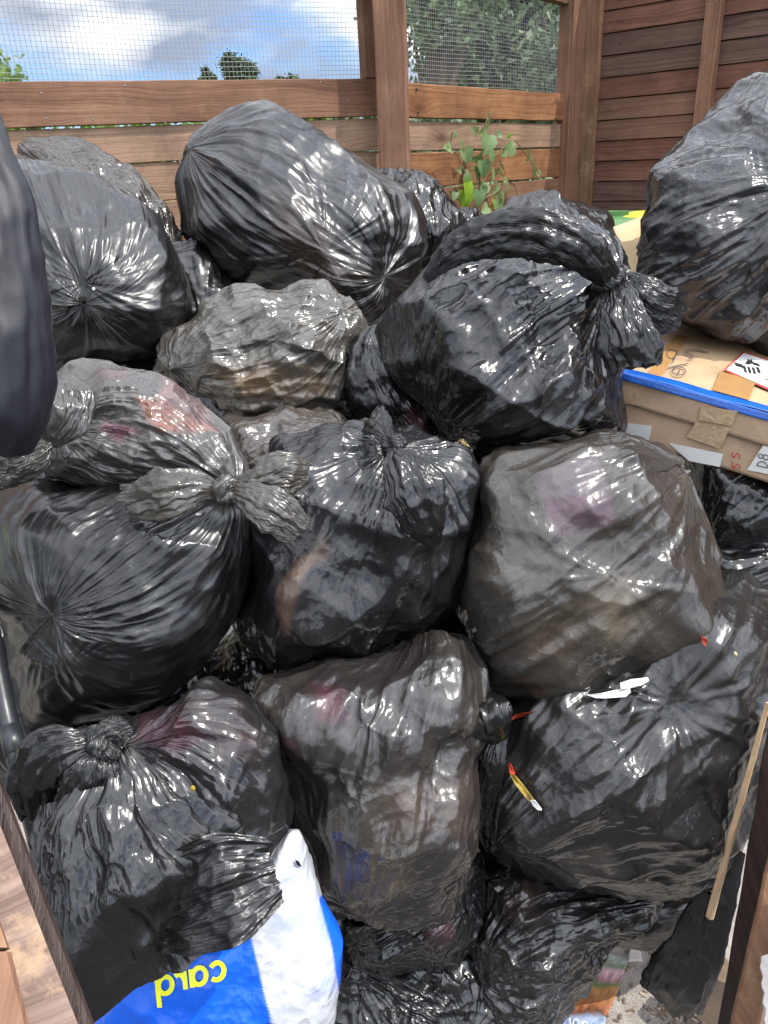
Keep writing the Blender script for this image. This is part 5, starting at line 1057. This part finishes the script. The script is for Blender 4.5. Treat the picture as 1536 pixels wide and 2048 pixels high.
# shipping label with hatched red border and battery pictogram
lab = [(1486, 703), (1700, 772), (1650, 830), (1447, 740)]
quad_on(tp, lab, 'ink_red', 'warning_label', bx0, 0.0010)
quad_on(tp, [(1488, 706), (1694, 772), (1649, 824), (1453, 739)], 'paper_white', 'label_face', bx0, 0.0018)
bt_ = []
for (x, y, w_, h_) in ((1478, 730, 17, 13), (1490, 738, 6, 22), (1499, 740, 6, 22), (1508, 741, 6, 22), (1517, 740, 7, 20), (1512, 728, 16, 10)):
    a_ = [tp(x+sx*w_/2*0.95+sy*2, y+sy*h_/2*0.6+sx*w_*0.14, 0.0026) for sx, sy in ((-1, -1), (1, -1), (1, 1), (-1, 1))]; bt_.append((a_, [(0, 1, 2, 3)]))
fl_ = [tp(x, y, 0.0026) for x, y in ((1490, 727), (1497, 717), (1500, 721), (1504, 717), (1506, 726), (1498, 729))]; bt_.append((fl_, [(0, 1, 2, 3, 4, 5)]))
merged('battery_symbol', bt_, 'ink_black', bx0)
word(tp, [[(1530, 757), (1536, 759)], [(1536, 752), (1542, 754)]], 2.0, 'ink_black', bx0, 'small_print', 0.0026)
# D8 turned on its side, and red capital letters along the lower edge
L8 = lambda u_, v_: (1519+8*v_+0*u_, 928-0)  # placeholder
def side_text(chars, ox, oy, rx, ry, w, m_, nm): word(fp, [[(ox+a*rx[0]+b*ry[0], oy+a*rx[1]+b*ry[1]) for a, b in s] for s in chars], w, m_, bx0, nm, 0.0030)
Dg = [[(0, 0), (0, 1)], [(0, 1)]+[(0.62*math.sin(t), 0.5+0.5*math.cos(t)) for t in np.linspace(0, PI, 10)]+[(0, 0)]]
E8 = [[(1.25+0.30*math.cos(t), 0.27+0.27*math.sin(t)) for t in np.linspace(0, 2*PI, 14)], [(1.25+0.25*math.cos(t), 0.76+0.24*math.sin(t)) for t in np.linspace(0, 2*PI, 14)]]
side_text(Dg+E8, 1535, 936, (2, -16), (-21, -5), 1.8, 'ink_black', 'printed_code')
Sg = lambda o: [[(o+0.6*x, y) for x, y in [(1, 0.85), (0.5, 1), (0.05, 0.78), (0.5, 0.52), (0.95, 0.28), (0.5, 0.0), (0, 0.15)]]]
side_text(Sg(0.0)+Sg(1.0), 1480, 940, (0, -21), (-17, -3), 2.4, 'ink_red', 'red_print')
# upright cardboard scrap behind the knot
cs = rect(U(1226, 455, 1.86), U(1296, 428, 1.92)-U(1226, 455, 1.86), U(1300, 640, 1.75)-U(1226, 455, 1.86), 'cardboard_pale', 'cardboard_sheet', None, (12, 12), 0.006, 0.004, seed=2)
tag(cs, 'pale torn cardboard sheet standing between the knot and the tall right bag', 'cardboard')
# ------------------------------------------------------------------ litter, scraps and floor debris
def scrap(name, label, cat, key, pts, m_, off=0.004, grp=None, curl=0.004, root=None):
    tr = bvh(BAGS[key][1]); P = np.array(pts, float); c = P.mean(0); n = len(P); rings = [c[None]+(P-c)*s for s in (0.35, 0.7, 1.0)]
    V = []; 
    def hp(x, y, o):
        h = hit(tr, x, y, o); return h
    base = hp(c[0], c[1], off)
    if base is None: base = U(c[0], c[1], 1.1)
    dep = (base-CAM)@FW
    def pt(x, y, o):
        h = hp(x, y, o)
        return h if h is not None and abs((h-CAM)@FW-dep) < 0.06 else U(x, y, dep-o)
    V.append(pt(c[0], c[1], off))
    for k, rg in enumerate(rings):
        for i in range(n): V.append(pt(rg[i][0], rg[i][1], off+curl*k*0.5*(1+math.sin(i*2.1))))
    F = [(0, 1+i, 1+(i+1) % n) for i in range(n)]
    for k in range(2): F += [(1+k*n+i, 1+(k+1)*n+i, 1+(k+1)*n+(i+1) % n, 1+k*n+(i+1) % n) for i in range(n)]
    ob = merged(name, [(V, F)], m_, root); md = ob.modifiers.new('thickness', 'SOLIDIFY'); md.thickness = 0.0008
    if label: tag(ob, label, cat, grp)
    return ob
ob = scrap('paper_scrap', 'white printed paper scrap lying below the wide see-through bag', 'paper scrap', 'B17', [(1172, 1390), (1205, 1386), (1240, 1378), (1260, 1376), (1262, 1384), (1252, 1394), (1210, 1397), (1190, 1396)], 'paper_white', 0.006)
ob = scrap('paper_scrap', 'torn white paper piece with black marks, upper right of the printed scrap', 'paper scrap', 'B17', [(1240, 1366), (1262, 1358), (1296, 1355), (1298, 1362), (1280, 1372), (1256, 1378), (1242, 1378)], 'paper_white', 0.010)
ob = scrap('torn_strip', 'long gold printed strip poking out of the wide lower right bag', 'strip', 'B17', [(1018, 1545), (1030, 1550), (1048, 1570), (1062, 1590), (1070, 1602), (1062, 1606), (1048, 1592), (1028, 1566)], 'strip_gold', 0.004)
s1 = scrap('strip_tip', None, None, 'B17', [(1061, 1600), (1070, 1600), (1084, 1618), (1083, 1621), (1075, 1620), (1066, 1612)], 'paper_white', 0.006); s1.parent = ob
s2 = scrap('strip_red_end', None, None, 'B17', [(1017, 1526), (1022, 1528), (1030, 1545), (1028, 1552), (1019, 1546)], 'strip_red', 0.005); s2.parent = ob
ob = scrap('torn_strip', 'thin red sliver at the top left rim of the wide lower right bag', 'strip', 'B17', [(1014, 1445), (1018, 1436), (1035, 1428), (1070, 1422), (1050, 1430), (1028, 1439)], 'strip_red', 0.006)
ob = scrap('straw_tuft', 'frayed straw coloured stuffing at the torn corner between the central bags', 'stuffing', 'B9', [(903, 888), (915, 884), (930, 892), (940, 908), (934, 916), (918, 908), (905, 902)], 'straw', 0.012, curl=0.010)
rs = random.Random(3); parts = []
for i in range(60):
    x, y = rs.uniform(904, 938), rs.uniform(886, 912); a = rs.uniform(0, 6.28); l = rs.uniform(5, 12); dd = 1.22
    parts.append(tubevf([U(x, y, dd), U(x+l*math.cos(a), y+l*math.sin(a), dd-0.004)], 0.0006, 3))
sf = merged('fibres', parts, 'straw'); sf.parent = ob
ob = scrap('torn_paper', 'tiny white and orange scrap in the tear at the right corner of the see-through bag', 'paper scrap', 'B11', [(1402, 1272), (1412, 1276), (1418, 1288), (1414, 1296), (1405, 1288)], 'strip_red', 0.006)
for i, (k, x, y, lb) in enumerate((('B1', 187, 578, 'white crumb stuck at the star pleats of the smooth left bag'), ('B15', 385, 1577, 'yellow green crumb resting on the bottom left bag'), ('B17', 1470, 1308, 'tiny orange crumb near the top of the wide lower right bag'))):
    tr = bvh(BAGS[k][1]); h = hit(tr, x, y, 0.0)
    if h is None: continue
    v, f = [], []; r2 = random.Random(i)
    bm = bmesh.new(); bmesh.ops.create_icosphere(bm, subdivisions=2, radius=0.003)
    for vv in bm.verts: vv.co *= r2.uniform(0.6, 1.3)
    me = bpy.data.meshes.new('crumb'); bm.to_mesh(me); bm.free(); o_ = linkob('crumb', me, MT[('paper_white', 'leaf_yellow', 'straw')[i]]); o_.location = Vector(h)
    tag(o_, lb, 'crumb')
# hole in the carrier bag
h_ = scrap('tear', None, None, 'BB', [(590, 1719), (597, 1722), (603, 1733), (598, 1732), (592, 1726)], 'rubber', 0.002, root=cb_root)
# paper and magazine on the floor
fl = lambda x, y, z=0.0: onplane(x, y, np.array((0, 0, z)), UZ)
def floor_sheet(name, label, cat, pts, m_, z, n=14, bump=0.008, seed=0):
    a, b, c, d_ = [fl(x, y, z) for x, y in pts]; uu, vv = np.meshgrid(np.linspace(0, 1, n), np.linspace(0, 1, n)); u_, v_ = uu[..., None], vv[..., None]
    X_ = (a*(1-u_)+b*u_)*(1-v_)+(d_*(1-u_)+c*u_)*v_; X_[..., 2] = z+0.001+np.abs(bump*gnoise(X_*14+seed)*2)
    X_[..., 0] += 0.006*gnoise(X_*30+seed); X_[..., 1] += 0.006*gnoise(X_*30+seed+9)
    ob = linkob(name, grid_mesh(name, X_, False), MT[m_]); tag(ob, label, cat); md = ob.modifiers.new('thickness', 'SOLIDIFY'); md.thickness = 0.0006; return ob
mg = floor_sheet('magazine', 'colourful printed magazine page on the floor under the crumpled bag', 'magazine', [(1050, 2100), (1188, 2095), (1262, 1915), (1180, 1900)], 'magazine_print', 0.004, 26, 0.003, 3)
floor_sheet('paper_sheet', 'crumpled grey paper sheet on the floor left of the hanging black plastic', 'paper', [(1290, 1950), (1345, 1985), (1400, 1890), (1310, 1905)], 'paper_grey', 0.006, 14, 0.018, 5)
floor_sheet('paper_sheet', 'pale paper wedged under the dark floor bag beside the lath', 'paper', [(1330, 1925), (1400, 1930), (1400, 1870), (1330, 1890)], 'paper_grey', 0.012, 14, 0.012, 8)
floor_sheet('paper_sheet', 'small grey paper flap at the top end of the magazine page', 'paper', [(1255, 1925), (1285, 1925), (1282, 1888), (1262, 1895)], 'paper_grey', 0.010, 8, 0.006, 11)
pb = bar_px('paper_bundle', [(1515, 1915, 0.80), (1620, 1880, 0.76), (1640, 2080, 0.74), (1525, 2060, 0.78)], 'paper_grey', None, 0.01); tag(pb, 'creased newspaper edge tucked at the lower right corner', 'paper')
T3 = lambda x, y, o: fl(x, y, 0.013+o)
word(T3, [[(1140, 2036), (1142, 2060)], arc(1152, 2048, 6, 10, 0, 360, 14), [(1164, 2042), (1164, 2052)], arc(1171, 2047, 4, 5, 0, 360, 10)], 2.0, 'paper_white', mg, 'print')
for c2 in mg.children: c2.matrix_parent_inverse = Matrix.Identity(4)
for nm, m_, n_, s0, sd in (('floor_litter', 'debris_a', 420, 0.0026, 1), ('floor_litter', 'debris_b', 260, 0.0022, 2)):
    r2 = np.random.RandomState(sd); parts = []
    for i in range(n_):
        if r2.rand() < 0.8: x, y = r2.normal(1410, 40), r2.normal(1990, 45)
        else: x, y = r2.uniform(1180, 1500), r2.uniform(1890, 2100)
        p_ = fl(x, y); a = r2.uniform(0, PI); s = s0*r2.uniform(0.4, 1.6)
        ax = np.array((math.cos(a), math.sin(a), r2.uniform(-0.3, 0.3)))*s*r2.uniform(1, 2.5); bx_ = np.array((-math.sin(a), math.cos(a), 0))*s*0.6
        parts.append(boxvf(p_+UZ*(0.001+s*0.4), ax, bx_, UZ*s*0.4))
    ob = merged(nm, parts, m_); ob['kind'] = 'stuff'; ob['label'] = ('dark crumbs and bark bits strewn on the concrete' if sd == 1 else 'pale chips strewn on the concrete'); ob['category'] = 'litter'
print('script', round(time.time()-T00, 1))
